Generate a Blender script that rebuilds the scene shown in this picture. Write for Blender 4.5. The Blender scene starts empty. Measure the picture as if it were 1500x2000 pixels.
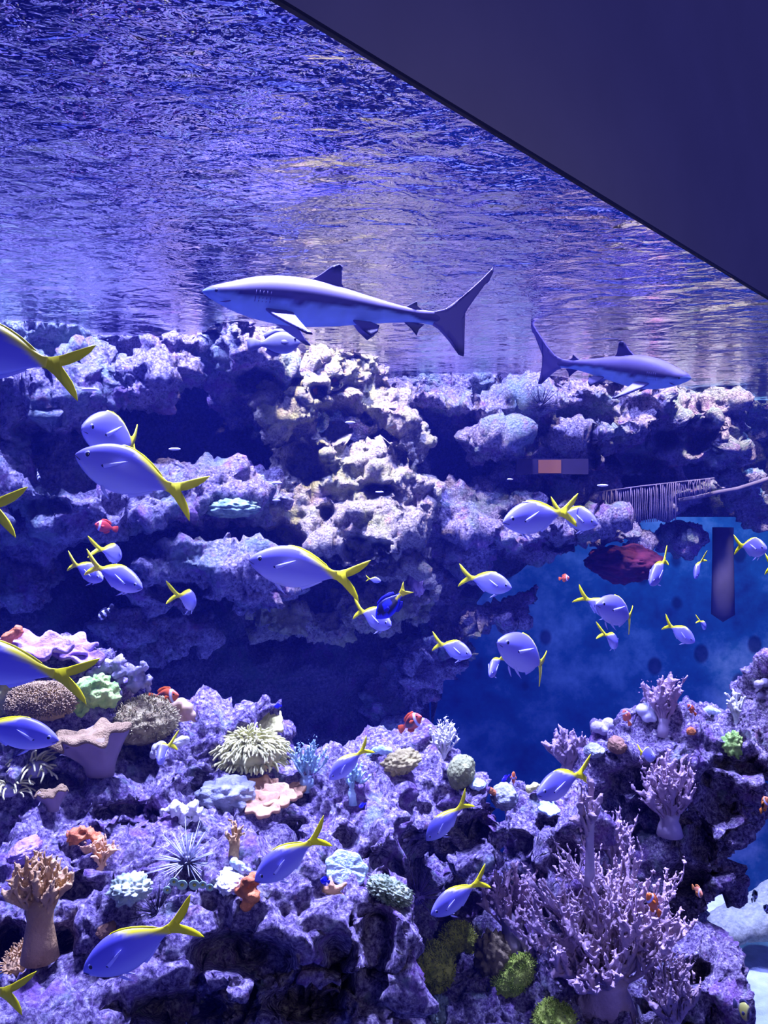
import bpy, bmesh, math, random
import numpy as np
from mathutils import Vector, Matrix

S = bpy.context.scene
COL = S.collection
# ------------------------------------------------------------------ camera, world, lamps, exposure
CZ = 1.5                       # eye height of the visitor above the hall floor
F = 1502.0                     # focal length in pixels of a 1500 x 2000 frame
cam = bpy.data.objects.new('camera', bpy.data.cameras.new('camera'))
COL.objects.link(cam)
cam.location = (0, 0, CZ)
cam.rotation_euler = (math.pi / 2, 0, 0)
cam.data.sensor_fit = 'VERTICAL'
cam.data.sensor_height = 36.0
cam.data.lens = 36.0 * F / 2000.0
cam.data.clip_start = 0.05
S.camera = cam

W = bpy.data.worlds.new('hall_dusk')
S.world = W
W.use_nodes = True
W.node_tree.nodes['Background'].inputs[0].default_value = (0.088, 0.098, 0.88, 1)
W.node_tree.nodes['Background'].inputs[1].default_value = 0.65

S.view_settings.view_transform = 'Standard'
S.view_settings.look = 'None'
S.view_settings.gamma = 1.0
S.view_settings.use_curve_mapping = False
S.view_settings.exposure = 0.0
cy = S.cycles
cy.max_bounces = 6
cy.diffuse_bounces = 2
cy.glossy_bounces = 3
cy.transmission_bounces = 2
cy.transparent_max_bounces = 8
cy.volume_bounces = 0
cy.caustics_reflective = False
cy.caustics_refractive = False
cy.sample_clamp_indirect = 4.0
cy.use_adaptive_sampling = True
cy.adaptive_threshold = 0.02

SURF = CZ + 1.0                # water level
FLOORZ = CZ - 2.5             # sand


def area(name, loc, size, power, color, target=None, spread=120):
    l = bpy.data.lights.new(name, 'AREA')
    l.shape = 'DISK'
    l.size = size
    l.energy = power
    l.color = color
    l.spread = math.radians(spread)
    o = bpy.data.objects.new(name, l)
    COL.objects.link(o)
    o.location = loc
    if target is not None:
        o.rotation_euler = (Vector(target) - Vector(loc)).to_track_quat('-Z', 'Y').to_euler()
    return o


LC = (0.44, 0.455, 1.0)
WC = (1.0, 0.80, 0.58)
# narrow reef lamps hang straight above what they light
area('tank_lamp', (-2.0, 2.95, SURF + 1.9), 0.22, 138, LC, (-1.8, 3.9, SURF), 90)
area('tank_lamp', (-1.0, 3.2, SURF + 1.9), 0.22, 128, LC, (-0.9, 4.3, SURF), 90)
area('tank_lamp', (-0.3, 3.6, SURF + 1.9), 0.22, 66, WC, (-0.25, 4.45, SURF), 60)
area('tank_lamp', (1.0, 4.0, SURF + 1.9), 0.25, 128, LC, (1.0, 5.2, SURF), 90)
area('tank_lamp', (2.4, 4.6, SURF + 1.9), 0.25, 135, WC, (2.5, 5.9, SURF), 90)
area('tank_lamp', (-1.1, 2.75, SURF + 2.0), 0.22, 88, LC, (-1.05, 2.5, SURF), 60)
area('tank_lamp', (-0.2, 2.9, SURF + 2.0), 0.22, 82, LC, (-0.25, 2.6, SURF), 60)
area('tank_lamp', (0.5, 3.2, SURF + 2.0), 0.22, 82, LC, (0.4, 3.0, SURF), 60)
area('tank_lamp', (1.35, 3.5, SURF + 2.0), 0.22, 60, LC, (1.2, 3.3, SURF), 60)
area('tank_lamp', (2.35, 4.35, SURF + 2.0), 0.22, 95, LC, (2.3, 4.2, SURF), 50)
area('tank_lamp', (3.6, 7.4, SURF + 2.2), 0.60, 170, (0.35, 0.75, 1.0), None, 110)
area('hall_lamp', (1.4, -0.6, CZ + 0.7), 1.2, 3.2, (0.86, 0.82, 1.0), (0.2, 2.6, CZ - 0.3), 60)
area('hall_lamp', (3.0, -2.5, CZ + 2.2), 1.5, 5, (1.0, 0.90, 0.80), (2.2, 3.2, SURF + 1.2))

# ------------------------------------------------------------------ helpers


def at(px, py, d):
    """Point at distance d straight ahead that stands in the direction of a place in the photo."""
    return Vector(((px - 750.0) / F * d, d, CZ + (1000.0 - py) / F * d))


def link(o, parent=None):
    COL.objects.link(o)
    if parent is not None:
        o.parent = parent
    return o


def tag(o, label=None, cat=None, group=None, kind=None):
    if label:
        o['label'] = label
    if cat:
        o['category'] = cat
    if group:
        o['group'] = group
    if kind:
        o['kind'] = kind
    return o


def empty(name, loc, label, cat, group=None):
    o = bpy.data.objects.new(name, None)
    o.empty_display_size = 0.05
    o.location = loc
    link(o)
    return tag(o, label, cat, group)


def new_mesh(name, v, f, mat=None, smooth=True, cols=None):
    me = bpy.data.meshes.new(name)
    if isinstance(f, np.ndarray):
        n, k = f.shape
        me.vertices.add(len(v))
        me.vertices.foreach_set('co', np.asarray(v, np.float32).ravel())
        me.loops.add(n * k)
        me.loops.foreach_set('vertex_index', f.astype(np.int32).ravel())
        me.polygons.add(n)
        me.polygons.foreach_set('loop_start', np.arange(0, n * k, k, dtype=np.int32))
        me.update(calc_edges=True)
        me.validate()
    else:
        me.from_pydata([tuple(p) for p in v], [], [tuple(p) for p in f])
        me.update()
    if smooth and len(me.polygons):
        me.polygons.foreach_set('use_smooth', [True] * len(me.polygons))
    if cols is not None:
        a = me.color_attributes.new('Col', 'FLOAT_COLOR', 'POINT')
        c = np.ones((len(v), 4), np.float32)
        c[:, :3] = cols
        a.data.foreach_set('color', c.ravel())
    if mat is not None:
        me.materials.append(mat)
    return me


def add(name, me, parent=None, loc=None):
    o = bpy.data.objects.new(name, me)
    if loc is not None:
        o.location = loc
    return link(o, parent)


# vectorised noise --------------------------------------------------
def _h(ix, iy, iz, s):
    h = (ix.astype(np.uint32) * np.uint32(374761393)) ^ (iy.astype(np.uint32) * np.uint32(668265263)) ^ \
        (iz.astype(np.uint32) * np.uint32(2147483647)) ^ np.uint32((s * 974711 + 12345) & 0xffffffff)
    h = (h ^ (h >> np.uint32(13))) * np.uint32(1274126177)
    h = (h ^ (h >> np.uint32(15))) * np.uint32(2246822519)
    h = h ^ (h >> np.uint32(16))
    return h.astype(np.float64) / 4294967295.0


def vnoise(p, s=0):
    i = np.floor(p).astype(np.int64)
    f = p - i
    u = f * f * f * (f * (f * 6 - 15) + 10)
    r = 0
    for dx in (0, 1):
        wx = u[:, 0] if dx else 1 - u[:, 0]
        for dy in (0, 1):
            wy = u[:, 1] if dy else 1 - u[:, 1]
            for dz in (0, 1):
                wz = u[:, 2] if dz else 1 - u[:, 2]
                r = r + wx * wy * wz * _h(i[:, 0] + dx, i[:, 1] + dy, i[:, 2] + dz, s)
    return r * 2 - 1


def fbm(p, s=0, oct=4, gain=0.5):
    r, a = 0, 1.0
    for k in range(oct):
        r = r + a * vnoise(p * (2.03 ** k) + 17.3 * k, s + k)
        a *= gain
    return r


def worley(p, s=0):
    i = np.floor(p).astype(np.int64)
    best = np.full(len(p), 9.0)
    for dx in (-1, 0, 1):
        for dy in (-1, 0, 1):
            for dz in (-1, 0, 1):
                c = i + np.array([dx, dy, dz])
                q = np.stack([_h(c[:, 0], c[:, 1], c[:, 2], s + k) for k in (1, 2, 3)], 1) + c
                best = np.minimum(best, ((p - q) ** 2).sum(1))
    return np.sqrt(best)


def normals(v, f):
    a, b, c = v[f[:, 0]], v[f[:, 1]], v[f[:, 2]]
    n = np.cross(b - a, c - a)
    if f.shape[1] == 4:
        d = v[f[:, 3]]
        n = np.cross(c - a, d - b)
    out = np.zeros_like(v)
    for k in range(f.shape[1]):
        np.add.at(out, f[:, k], n)
    return out / (np.linalg.norm(out, axis=1)[:, None] + 1e-12)


def remesh(v, f, voxel):
    """Fuse overlapping closed pieces into one continuous skin; returns vertex and quad arrays."""
    me = new_mesh('tmp', v, f, smooth=False)
    o = bpy.data.objects.new('tmp', me)
    COL.objects.link(o)
    m = o.modifiers.new('r', 'REMESH')
    m.mode = 'VOXEL'
    m.voxel_size = voxel
    dg = bpy.context.evaluated_depsgraph_get()
    ev = o.evaluated_get(dg)
    em = ev.to_mesh()
    n = len(em.vertices)
    vv = np.empty(n * 3)
    em.vertices.foreach_get('co', vv)
    k = len(em.loops)
    li = np.empty(k, np.int32)
    em.loops.foreach_get('vertex_index', li)
    quads = li.reshape(-1, 4)
    ev.to_mesh_clear()
    bpy.data.objects.remove(o)
    bpy.data.meshes.remove(me)
    return vv.reshape(-1, 3), quads


def sphere_arrays(nu=18, nv=11):
    v = [(0, 0, 1.0)]
    for j in range(1, nv):
        t = math.pi * j / nv
        for i in range(nu):
            p = 2 * math.pi * i / nu
            v.append((math.sin(t) * math.cos(p), math.sin(t) * math.sin(p), math.cos(t)))
    v.append((0, 0, -1.0))
    f = []
    for i in range(nu):
        f.append((0, 1 + i, 1 + (i + 1) % nu))
    for j in range(nv - 2):
        for i in range(nu):
            a = 1 + j * nu + i
            b = 1 + j * nu + (i + 1) % nu
            f.append((a, a + nu, b + nu, b))
    e = len(v) - 1
    o = 1 + (nv - 2) * nu
    for i in range(nu):
        f.append((e, o + (i + 1) % nu, o + i))
    return np.array(v), f


class Mesh:
    """Collects closed pieces."""

    def __init__(self):
        self.v, self.f, self.n = [], [], 0

    def put(self, v, f):
        v = np.asarray(v, float)
        self.v.append(v)
        self.f += [tuple(i + self.n for i in q) for q in f]
        self.n += len(v)

    def ellipsoid(self, c, r, rot=None, nu=18, nv=11):
        v, f = sphere_arrays(nu, nv)
        v = v * np.array(r)
        if rot is not None:
            v = v @ np.array(rot).T
        self.put(v + np.array(c), f)

    def tube(self, pts, rad, n=7):
        pts = [Vector(p) for p in pts]
        k = len(pts)
        v, f = [], []
        up = Vector((0.31, 0.93, 0.17))
        for i, p in enumerate(pts):
            t = (pts[min(i + 1, k - 1)] - pts[max(i - 1, 0)])
            t = t.normalized() if t.length > 1e-9 else Vector((0, 0, 1))
            a = t.cross(up)
            if a.length < 1e-3:
                a = t.cross(Vector((1, 0, 0)))
            a.normalize()
            b = t.cross(a)
            r = rad[i] if hasattr(rad, '__len__') else rad
            for j in range(n):
                q = 2 * math.pi * j / n
                v.append(p + a * (r * math.cos(q)) + b * (r * math.sin(q)))
        for i in range(k - 1):
            for j in range(n):
                f.append((i * n + j, i * n + (j + 1) % n, (i + 1) * n + (j + 1) % n, (i + 1) * n + j))
        v.append(pts[0])
        v.append(pts[-1] + (pts[-1] - pts[-2]).normalized() * (rad[-1] if hasattr(rad, '__len__') else rad) * 0.7)
        for j in range(n):
            f.append((k * n, (j + 1) % n, j))
            f.append((k * n + 1, (k - 1) * n + j, (k - 1) * n + (j + 1) % n))
        self.put([tuple(x) for x in v], f)

    def arrays(self):
        return np.concatenate(self.v), self.f

    def mesh(self, name, mat, smooth=True):
        v, f = self.arrays()
        return new_mesh(name, v, f, mat, smooth)

    def fused(self, voxel):
        v, f = self.arrays()
        return remesh(v, f, voxel)


# materials ---------------------------------------------------------
def nodes(name):
    m = bpy.data.materials.new(name)
    m.use_nodes = True
    nt = m.node_tree
    b = nt.nodes['Principled BSDF']
    return m, nt, b


def mat_plain(name, c, rough=0.6, var=0.25, scale=20, bump=0.0, bscale=60, c2=None, emit=0, spec=0.3, sss=0):
    m, nt, b = nodes(name)
    if c[0] > c[2] * 1.25 and c[0] > 0.1:      # warm pigments hold back the blue lamplight
        c = (c[0], c[1], c[2] * 0.5)
        c2 = (c2[0], c2[1], c2[2] * 0.5) if c2 else None
    b.inputs['Roughness'].default_value = rough
    b.inputs['Specular IOR Level'].default_value = spec
    tc = nt.nodes.new('ShaderNodeTexCoord')
    n = nt.nodes.new('ShaderNodeTexNoise')
    n.inputs['Scale'].default_value = scale
    n.inputs['Detail'].default_value = 4
    nt.links.new(tc.outputs['Object'], n.inputs['Vector'])
    r = nt.nodes.new('ShaderNodeValToRGB')
    r.color_ramp.elements[0].position = 0.35
    r.color_ramp.elements[1].position = 0.65
    lo = tuple(x * (1 - var) for x in c)
    hi = c2 if c2 else tuple(min(1, x * (1 + var)) for x in c)
    r.color_ramp.elements[0].color = (*lo, 1)
    r.color_ramp.elements[1].color = (*hi, 1)
    nt.links.new(n.outputs['Fac'], r.inputs['Fac'])
    nt.links.new(r.outputs['Color'], b.inputs['Base Color'])
    if bump:
        n2 = nt.nodes.new('ShaderNodeTexNoise')
        n2.inputs['Scale'].default_value = bscale
        n2.inputs['Detail'].default_value = 3
        nt.links.new(tc.outputs['Object'], n2.inputs['Vector'])
        bp = nt.nodes.new('ShaderNodeBump')
        bp.inputs['Strength'].default_value = bump
        bp.inputs['Distance'].default_value = 0.01
        nt.links.new(n2.outputs['Fac'], bp.inputs['Height'])
        nt.links.new(bp.outputs['Normal'], b.inputs['Normal'])
    return m


def mat_vcol(name, rough=0.4, spec=0.4):
    m, nt, b = nodes(name)
    b.inputs['Roughness'].default_value = rough
    b.inputs['Specular IOR Level'].default_value = spec
    a = nt.nodes.new('ShaderNodeVertexColor')
    a.layer_name = 'Col'
    nt.links.new(a.outputs['Color'], b.inputs['Base Color'])
    return m


def mat_rock(name, stops, patch, scale=1.0, bump=0.9):
    """Coralline-crusted rock: cream, lilac and green crusts in patches with pitted relief."""
    m, nt, b = nodes(name)
    L = nt.links.new
    b.inputs['Roughness'].default_value = 0.8
    b.inputs['Specular IOR Level'].default_value = 0.25
    tc = nt.nodes.new('ShaderNodeTexCoord')

    def noise(s, det=5, rough=0.6):
        n = nt.nodes.new('ShaderNodeTexNoise')
        n.inputs['Scale'].default_value = s
        n.inputs['Detail'].default_value = det
        n.inputs['Roughness'].default_value = rough
        L(tc.outputs['Object'], n.inputs['Vector'])
        return n
    n1 = noise(48 * scale, 7, 0.75)
    r1 = nt.nodes.new('ShaderNodeValToRGB')
    els = r1.color_ramp.elements
    while len(els) < len(stops):
        els.new(0.5)
    for e, (p, c) in zip(els, stops):
        e.position = p
        e.color = (*c, 1)
    L(n1.outputs['Fac'], r1.inputs['Fac'])
    last = r1.outputs['Color']
    for k, (s, lo, hi, c, amt) in enumerate(patch):
        n2 = noise(s * scale, 4, 0.65)
        n2.noise_dimensions = '4D'
        n2.inputs['W'].default_value = 3.7 * (k + 1)
        r2 = nt.nodes.new('ShaderNodeValToRGB')
        r2.color_ramp.elements[0].position = lo
        r2.color_ramp.elements[1].position = hi
        r2.color_ramp.elements[0].color = (0, 0, 0, 1)
        r2.color_ramp.elements[1].color = (amt, amt, amt, 1)
        L(n2.outputs['Fac'], r2.inputs['Fac'])
        mx = nt.nodes.new('ShaderNodeMixRGB')
        mx.inputs[2].default_value = (*c, 1)
        L(r2.outputs['Color'], mx.inputs[0])
        L(last, mx.inputs[1])
        last = mx.outputs[0]
    L(last, b.inputs['Base Color'])
    nb = noise(40 * scale, 7, 0.8)
    vb = nt.nodes.new('ShaderNodeTexVoronoi')
    vb.inputs['Scale'].default_value = 70 * scale
    L(tc.outputs['Object'], vb.inputs['Vector'])
    mm = nt.nodes.new('ShaderNodeMath')
    mm.operation = 'MULTIPLY_ADD'
    mm.inputs[1].default_value = 0.5
    L(vb.outputs['Distance'], mm.inputs[0])
    L(nb.outputs['Fac'], mm.inputs[2])
    bp = nt.nodes.new('ShaderNodeBump')
    bp.inputs['Strength'].default_value = bump
    bp.inputs['Distance'].default_value = 0.055 / scale
    L(mm.outputs[0], bp.inputs['Height'])
    L(bp.outputs['Normal'], b.inputs['Normal'])
    return m


CREAM = (0.80, 0.76, 0.74)
M_back = mat_rock('reef_wall_rock', [(0.36, (0.06, 0.05, 0.10)), (0.47, (0.32, 0.27, 0.38)), (0.56, (0.56, 0.50, 0.58)), (0.66, (0.84, 0.80, 0.80))],
                  [(3.0, 0.50, 0.62, (0.30, 0.46, 0.34), 0.65), (5.0, 0.56, 0.64, (0.46, 0.20, 0.52), 0.6), (9.0, 0.62, 0.68, (0.62, 0.30, 0.30), 0.5)])
M_mid = mat_rock('pale_crusted_rock', [(0.36, (0.10, 0.08, 0.08)), (0.46, (0.44, 0.39, 0.32)), (0.55, (0.60, 0.56, 0.38)), (0.66, (0.78, 0.74, 0.54))],
                 [(3.2, 0.50, 0.60, (0.56, 0.60, 0.18), 0.6), (5.0, 0.56, 0.66, (0.52, 0.32, 0.50), 0.5), (9.0, 0.62, 0.68, (0.72, 0.36, 0.20), 0.5)])
M_front = mat_rock('lilac_crusted_rock', [(0.36, (0.035, 0.025, 0.085)), (0.46, (0.20, 0.14, 0.30)), (0.55, (0.50, 0.42, 0.52)), (0.64, (0.92, 0.86, 0.84))],
                   [(4.0, 0.54, 0.64, (0.40, 0.18, 0.56), 0.6), (7.0, 0.58, 0.66, (0.34, 0.46, 0.38), 0.6), (11.0, 0.63, 0.69, (0.66, 0.34, 0.38), 0.5)], 1.35)
# ------------------------------------------------------------------ the setting
# acrylic front: runs away from the visitor to the far right
G0 = Vector((-0.22, 1.50, 0.0))
GU = Vector((2.03, 2.12, 0.0)).normalized()
GN = Vector((GU.y, -GU.x, 0.0))          # towards the visitor


def slab(name, a, b, z0, z1, thick, mat):
    v = []
    for off in (0.0, thick):
        for p in (a, b):
            for z in (z0, z1):
                q = p + GN * off
                v.append((q.x, q.y, z))
    f = [(0, 1, 3, 2), (4, 6, 7, 5), (0, 4, 5, 1), (2, 3, 7, 6), (0, 2, 6, 4), (1, 5, 7, 3)]
    me = new_mesh(name, v, f, mat, smooth=False)
    me.validate()
    return tag(add(name, me), kind='structure')


M_bulk = mat_plain('matt_dark_paint', (0.205, 0.185, 0.165), 0.9, 0.04, 3)
GA, GB = G0 + GU * -2.4, G0 + GU * 7.5
slab('wall_front', GA, GB, SURF + 0.004, SURF + 2.8, 0.012, M_bulk)
slab('trim_1', GA, GB, SURF - 0.004, SURF + 0.003, 0.012, mat_plain('black_gasket', (0.01, 0.01, 0.012), 0.5, 0.1, 5))
M_pane, nt, b = nodes('clear_acrylic')
nt.nodes.remove(b)
tr = nt.nodes.new('ShaderNodeBsdfTransparent')
tr.inputs[0].default_value = (1, 1, 1, 1)
nt.links.new(tr.outputs[0], nt.nodes['Material Output'].inputs['Surface'])
slab('window_1', GA, GB, FLOORZ, SURF - 0.01, 0.02, M_pane)

# water surface, a mirror from below at a slant and clear straight up (total reflection)
M_surf, nt, b = nodes('water_surface')
nt.nodes.remove(b)
L = nt.links.new
tc = nt.nodes.new('ShaderNodeTexCoord')
last = None
for s, amp, det, stretch in ((3.2, 0.050, 2, 1.6), (11.0, 0.020, 3, 1.5), (38.0, 0.0042, 2, 1.3)):
    mp = nt.nodes.new('ShaderNodeMapping')
    mp.inputs['Scale'].default_value = (1.0 / stretch, 1.0, 1.0)
    mp.inputs['Rotation'].default_value = (0, 0, 0.35)
    L(tc.outputs['Object'], mp.inputs['Vector'])
    n = nt.nodes.new('ShaderNodeTexNoise')
    n.inputs['Scale'].default_value = s
    n.inputs['Detail'].default_value = det
    n.inputs['Distortion'].default_value = 0.6
    L(mp.outputs[0], n.inputs['Vector'])
    m = nt.nodes.new('ShaderNodeMath')
    m.operation = 'MULTIPLY_ADD'
    m.inputs[1].default_value = amp
    m.inputs[2].default_value = 0
    L(n.outputs['Fac'], m.inputs[0])
    if last is not None:
        L(last, m.inputs[2])
    last = m.outputs[0]
bp = nt.nodes.new('ShaderNodeBump')
bp.inputs['Strength'].default_value = 1.0
bp.inputs['Distance'].default_value = 1.0
L(last, bp.inputs['Height'])
gl = nt.nodes.new('ShaderNodeBsdfGlossy')
gl.inputs['Color'].default_value = (0.90, 0.88, 1.0, 1)
gl.inputs['Roughness'].default_value = 0.03
L(bp.outputs[0], gl.inputs['Normal'])
tr = nt.nodes.new('ShaderNodeBsdfTransparent')
ge = nt.nodes.new('ShaderNodeNewGeometry')
dt = nt.nodes.new('ShaderNodeVectorMath')
dt.operation = 'DOT_PRODUCT'
L(bp.outputs[0], dt.inputs[0])
L(ge.outputs['Incoming'], dt.inputs[1])
ab = nt.nodes.new('ShaderNodeMath')
ab.operation = 'ABSOLUTE'
L(dt.outputs['Value'], ab.inputs[0])
mr = nt.nodes.new('ShaderNodeMapRange')
mr.inputs['From Min'].default_value = 0.64
mr.inputs['From Max'].default_value = 0.70
L(ab.outputs[0], mr.inputs['Value'])
mx = nt.nodes.new('ShaderNodeMixShader')
L(mr.outputs[0], mx.inputs[0])
L(gl.outputs[0], mx.inputs[1])
L(tr.outputs[0], mx.inputs[2])
L(mx.outputs[0], nt.nodes['Material Output'].inputs['Surface'])
M_surf_obj = None
a, c = GA, GB
poly = [(a.x, a.y), (c.x, c.y), (c.x + 1.5, 9.5), (-5.0, 9.5), (-5.0, a.y)]
me = new_mesh('water_surface', [(x, y, SURF) for x, y in poly], [(0, 1, 2, 3, 4)], M_surf, smooth=False)
tag(add('water_surface', me), 'rippled mirror of the water surface seen from below', None, None, 'structure')

# the water itself: clear, but it swallows red and green with distance
M_water = bpy.data.materials.new('tank_water')
M_water.use_nodes = True
nt = M_water.node_tree
nt.nodes.clear()
out = nt.nodes.new('ShaderNodeOutputMaterial')
va = nt.nodes.new('ShaderNodeVolumeAbsorption')
va.inputs['Color'].default_value = (0.26, 0.36, 0.985, 1)
va.inputs['Density'].default_value = 0.16
vs = nt.nodes.new('ShaderNodeVolumeScatter')
vs.inputs['Color'].default_value = (0.07, 0.09, 1.0, 1)
vs.inputs['Density'].default_value = 0.015
vs.inputs['Anisotropy'].default_value = 0.2
vsum = nt.nodes.new('ShaderNodeAddShader')
nt.links.new(va.outputs[0], vsum.inputs[0])
nt.links.new(vs.outputs[0], vsum.inputs[1])
nt.links.new(vsum.outputs[0], out.inputs['Volume'])
n = len(poly)
wv = [(x, y, z) for z in (FLOORZ - 5.2, SURF - 0.03) for x, y in [(p_[0] - GN.x * 0.03 * (i < 2), p_[1] - GN.y * 0.03 * (i < 2)) for i, p_ in enumerate(poly)]]
wf = [tuple(reversed(range(n))), tuple(range(n, 2 * n))] + [(i, (i + 1) % n, n + (i + 1) % n, n + i) for i in range(n)]
tag(add('water_body', new_mesh('water_body', wv, wf, M_water, smooth=False)), 'clear blue tank water', None, None, 'structure')

# sand
M_sand = mat_plain('white_sand', (0.42, 0.50, 0.58), 0.95, 0.15, 14, 0.5, 90)
gu, gw = np.meshgrid(np.linspace(0, 11, 150), np.concatenate([np.linspace(0.0, 3.0, 60), np.linspace(3.1, 9.0, 50)]))
p = np.array(GA)[None, :] + np.array(GU)[None, :] * gu.reshape(-1, 1) - np.array(GN)[None, :] * gw.reshape(-1, 1)
p[:, 2] = FLOORZ + 0.05 * fbm(p * 1.6, 5, 3) - 0.85 * np.maximum(p[:, 1] - 5.0, 0)
idx = np.arange(gu.size).reshape(gu.shape)
q = np.stack([idx[:-1, :-1], idx[1:, :-1], idx[1:, 1:], idx[:-1, 1:]], -1).reshape(-1, 4)
q = q[:, ::-1]
tag(add('floor', new_mesh('floor', p, q, M_sand)), kind='structure')

# painted blue wall at the far right
M_blue, nt, b = nodes('blue_painted_wall')
L = nt.links.new
b.inputs['Roughness'].default_value = 0.9
tc = nt.nodes.new('ShaderNodeTexCoord')
n = nt.nodes.new('ShaderNodeTexNoise')
n.inputs['Scale'].default_value = 1.4
n.inputs['Detail'].default_value = 6
n.inputs['Roughness'].default_value = 0.65
L(tc.outputs['Object'], n.inputs['Vector'])
r = nt.nodes.new('ShaderNodeValToRGB')
for e, (pp, c) in zip([r.color_ramp.elements[0], r.color_ramp.elements[1], r.color_ramp.elements.new(0.5)],
                      [(0.3, (0.02, 0.04, 0.12)), (0.7, (0.05, 0.40, 0.42)), (0.5, (0.03, 0.17, 0.27))]):
    e.position = pp
    e.color = (*c, 1)
r.color_ramp.elements[0].color = (0.02, 0.04, 0.12, 1)
L(n.outputs['Fac'], r.inputs['Fac'])
v = nt.nodes.new('ShaderNodeTexVoronoi')
v.inputs['Scale'].default_value = 2.6
v.inputs['Randomness'].default_value = 1.0
mp = nt.nodes.new('ShaderNodeMapping')
mp.inputs['Scale'].default_value = (1.0, 1.0, 0.75)
L(tc.outputs['Object'], mp.inputs['Vector'])
L(mp.outputs[0], v.inputs['Vector'])
sp = nt.nodes.new('ShaderNodeValToRGB')
sp.color_ramp.elements[0].position = 0.17
sp.color_ramp.elements[1].position = 0.24
sp.color_ramp.elements[0].color = (0.12, 0.10, 0.22, 1)
sp.color_ramp.elements[1].color = (1, 1, 1, 1)
L(v.outputs['Distance'], sp.inputs['Fac'])
ml = nt.nodes.new('ShaderNodeMixRGB')
ml.blend_type = 'MULTIPLY'
ml.inputs[0].default_value = 0.85
L(r.outputs['Color'], ml.inputs[1])
L(sp.outputs['Color'], ml.inputs[2])
L(ml.outputs[0], b.inputs['Base Color'])
v = [(-5, 9.4, FLOORZ - 5.0), (9.5, 8.2, FLOORZ - 5.0), (9.5, 8.2, SURF + 0.4), (-5, 9.4, SURF + 0.4)]
v += [(x, y + 0.1, z) for x, y, z in v]
tag(add('wall_back', new_mesh('wall_back', v, [(0, 1, 2, 3), (7, 6, 5, 4), (0, 4, 5, 1), (3, 2, 6, 7), (1, 5, 6, 2), (0, 3, 7, 4)], M_blue, smooth=False)), kind='structure')


def wall_depth(px):
    return float(np.interp(px, [-400, 0, 650, 1300, 1500, 1900], [3.6, 4.0, 4.85, 6.4, 6.9, 7.6]))


M_shade = mat_rock('shaded_cave_rock', [(0.36, (0.02, 0.018, 0.035)), (0.47, (0.08, 0.07, 0.11)), (0.56, (0.15, 0.13, 0.17)), (0.68, (0.30, 0.27, 0.30))], [(3.0, 0.52, 0.62, (0.07, 0.12, 0.10), 0.65), (5.0, 0.58, 0.64, (0.14, 0.06, 0.16), 0.6)])  # darker copy of the wall rock, standing in for cave shade


# rock face behind the reef wall, cave shade put into its colour
def rock_face(name, px0, px1, off, ztop, zbot, seed, label):
    n, m = 150, 110
    pxs = np.linspace(px0, px1, n)
    zs = np.linspace(0, 1, m)
    P = np.zeros((m, n, 3))
    for i, x in enumerate(pxs):
        d = wall_depth(x) + off
        P[:, i, 0] = (x - 750) / F * d
        P[:, i, 1] = d
        zb = zbot(x) if callable(zbot) else zbot
        P[:, i, 2] = zb + (ztop - zb) * zs
    P = P.reshape(-1, 3)
    P[:, 1] += 0.20 * fbm(P * np.array([1.5, 1.5, 2.4]), seed, 4) + 0.05 * fbm(P * 9, seed + 9, 3)
    idx = np.arange(m * n).reshape(m, n)
    q = np.stack([idx[:-1, :-1], idx[:-1, 1:], idx[1:, 1:], idx[1:, :-1]], -1).reshape(-1, 4)
    return tag(add(name, new_mesh(name, P, q, M_shade)), label, None, None, 'structure')


rock_face('wall_left', -500, 840, 0.50, SURF + 0.15, FLOORZ, 31, 'rock face darkened with cave shade in the caves of the reef wall')
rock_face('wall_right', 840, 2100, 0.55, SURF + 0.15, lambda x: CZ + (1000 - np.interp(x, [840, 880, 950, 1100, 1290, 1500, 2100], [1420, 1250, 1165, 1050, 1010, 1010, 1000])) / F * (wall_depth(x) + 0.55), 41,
          'rock face darkened with cave shade behind the right reef ledges')


# ------------------------------------------------------------------ reef rocks
ROCKS = []


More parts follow.
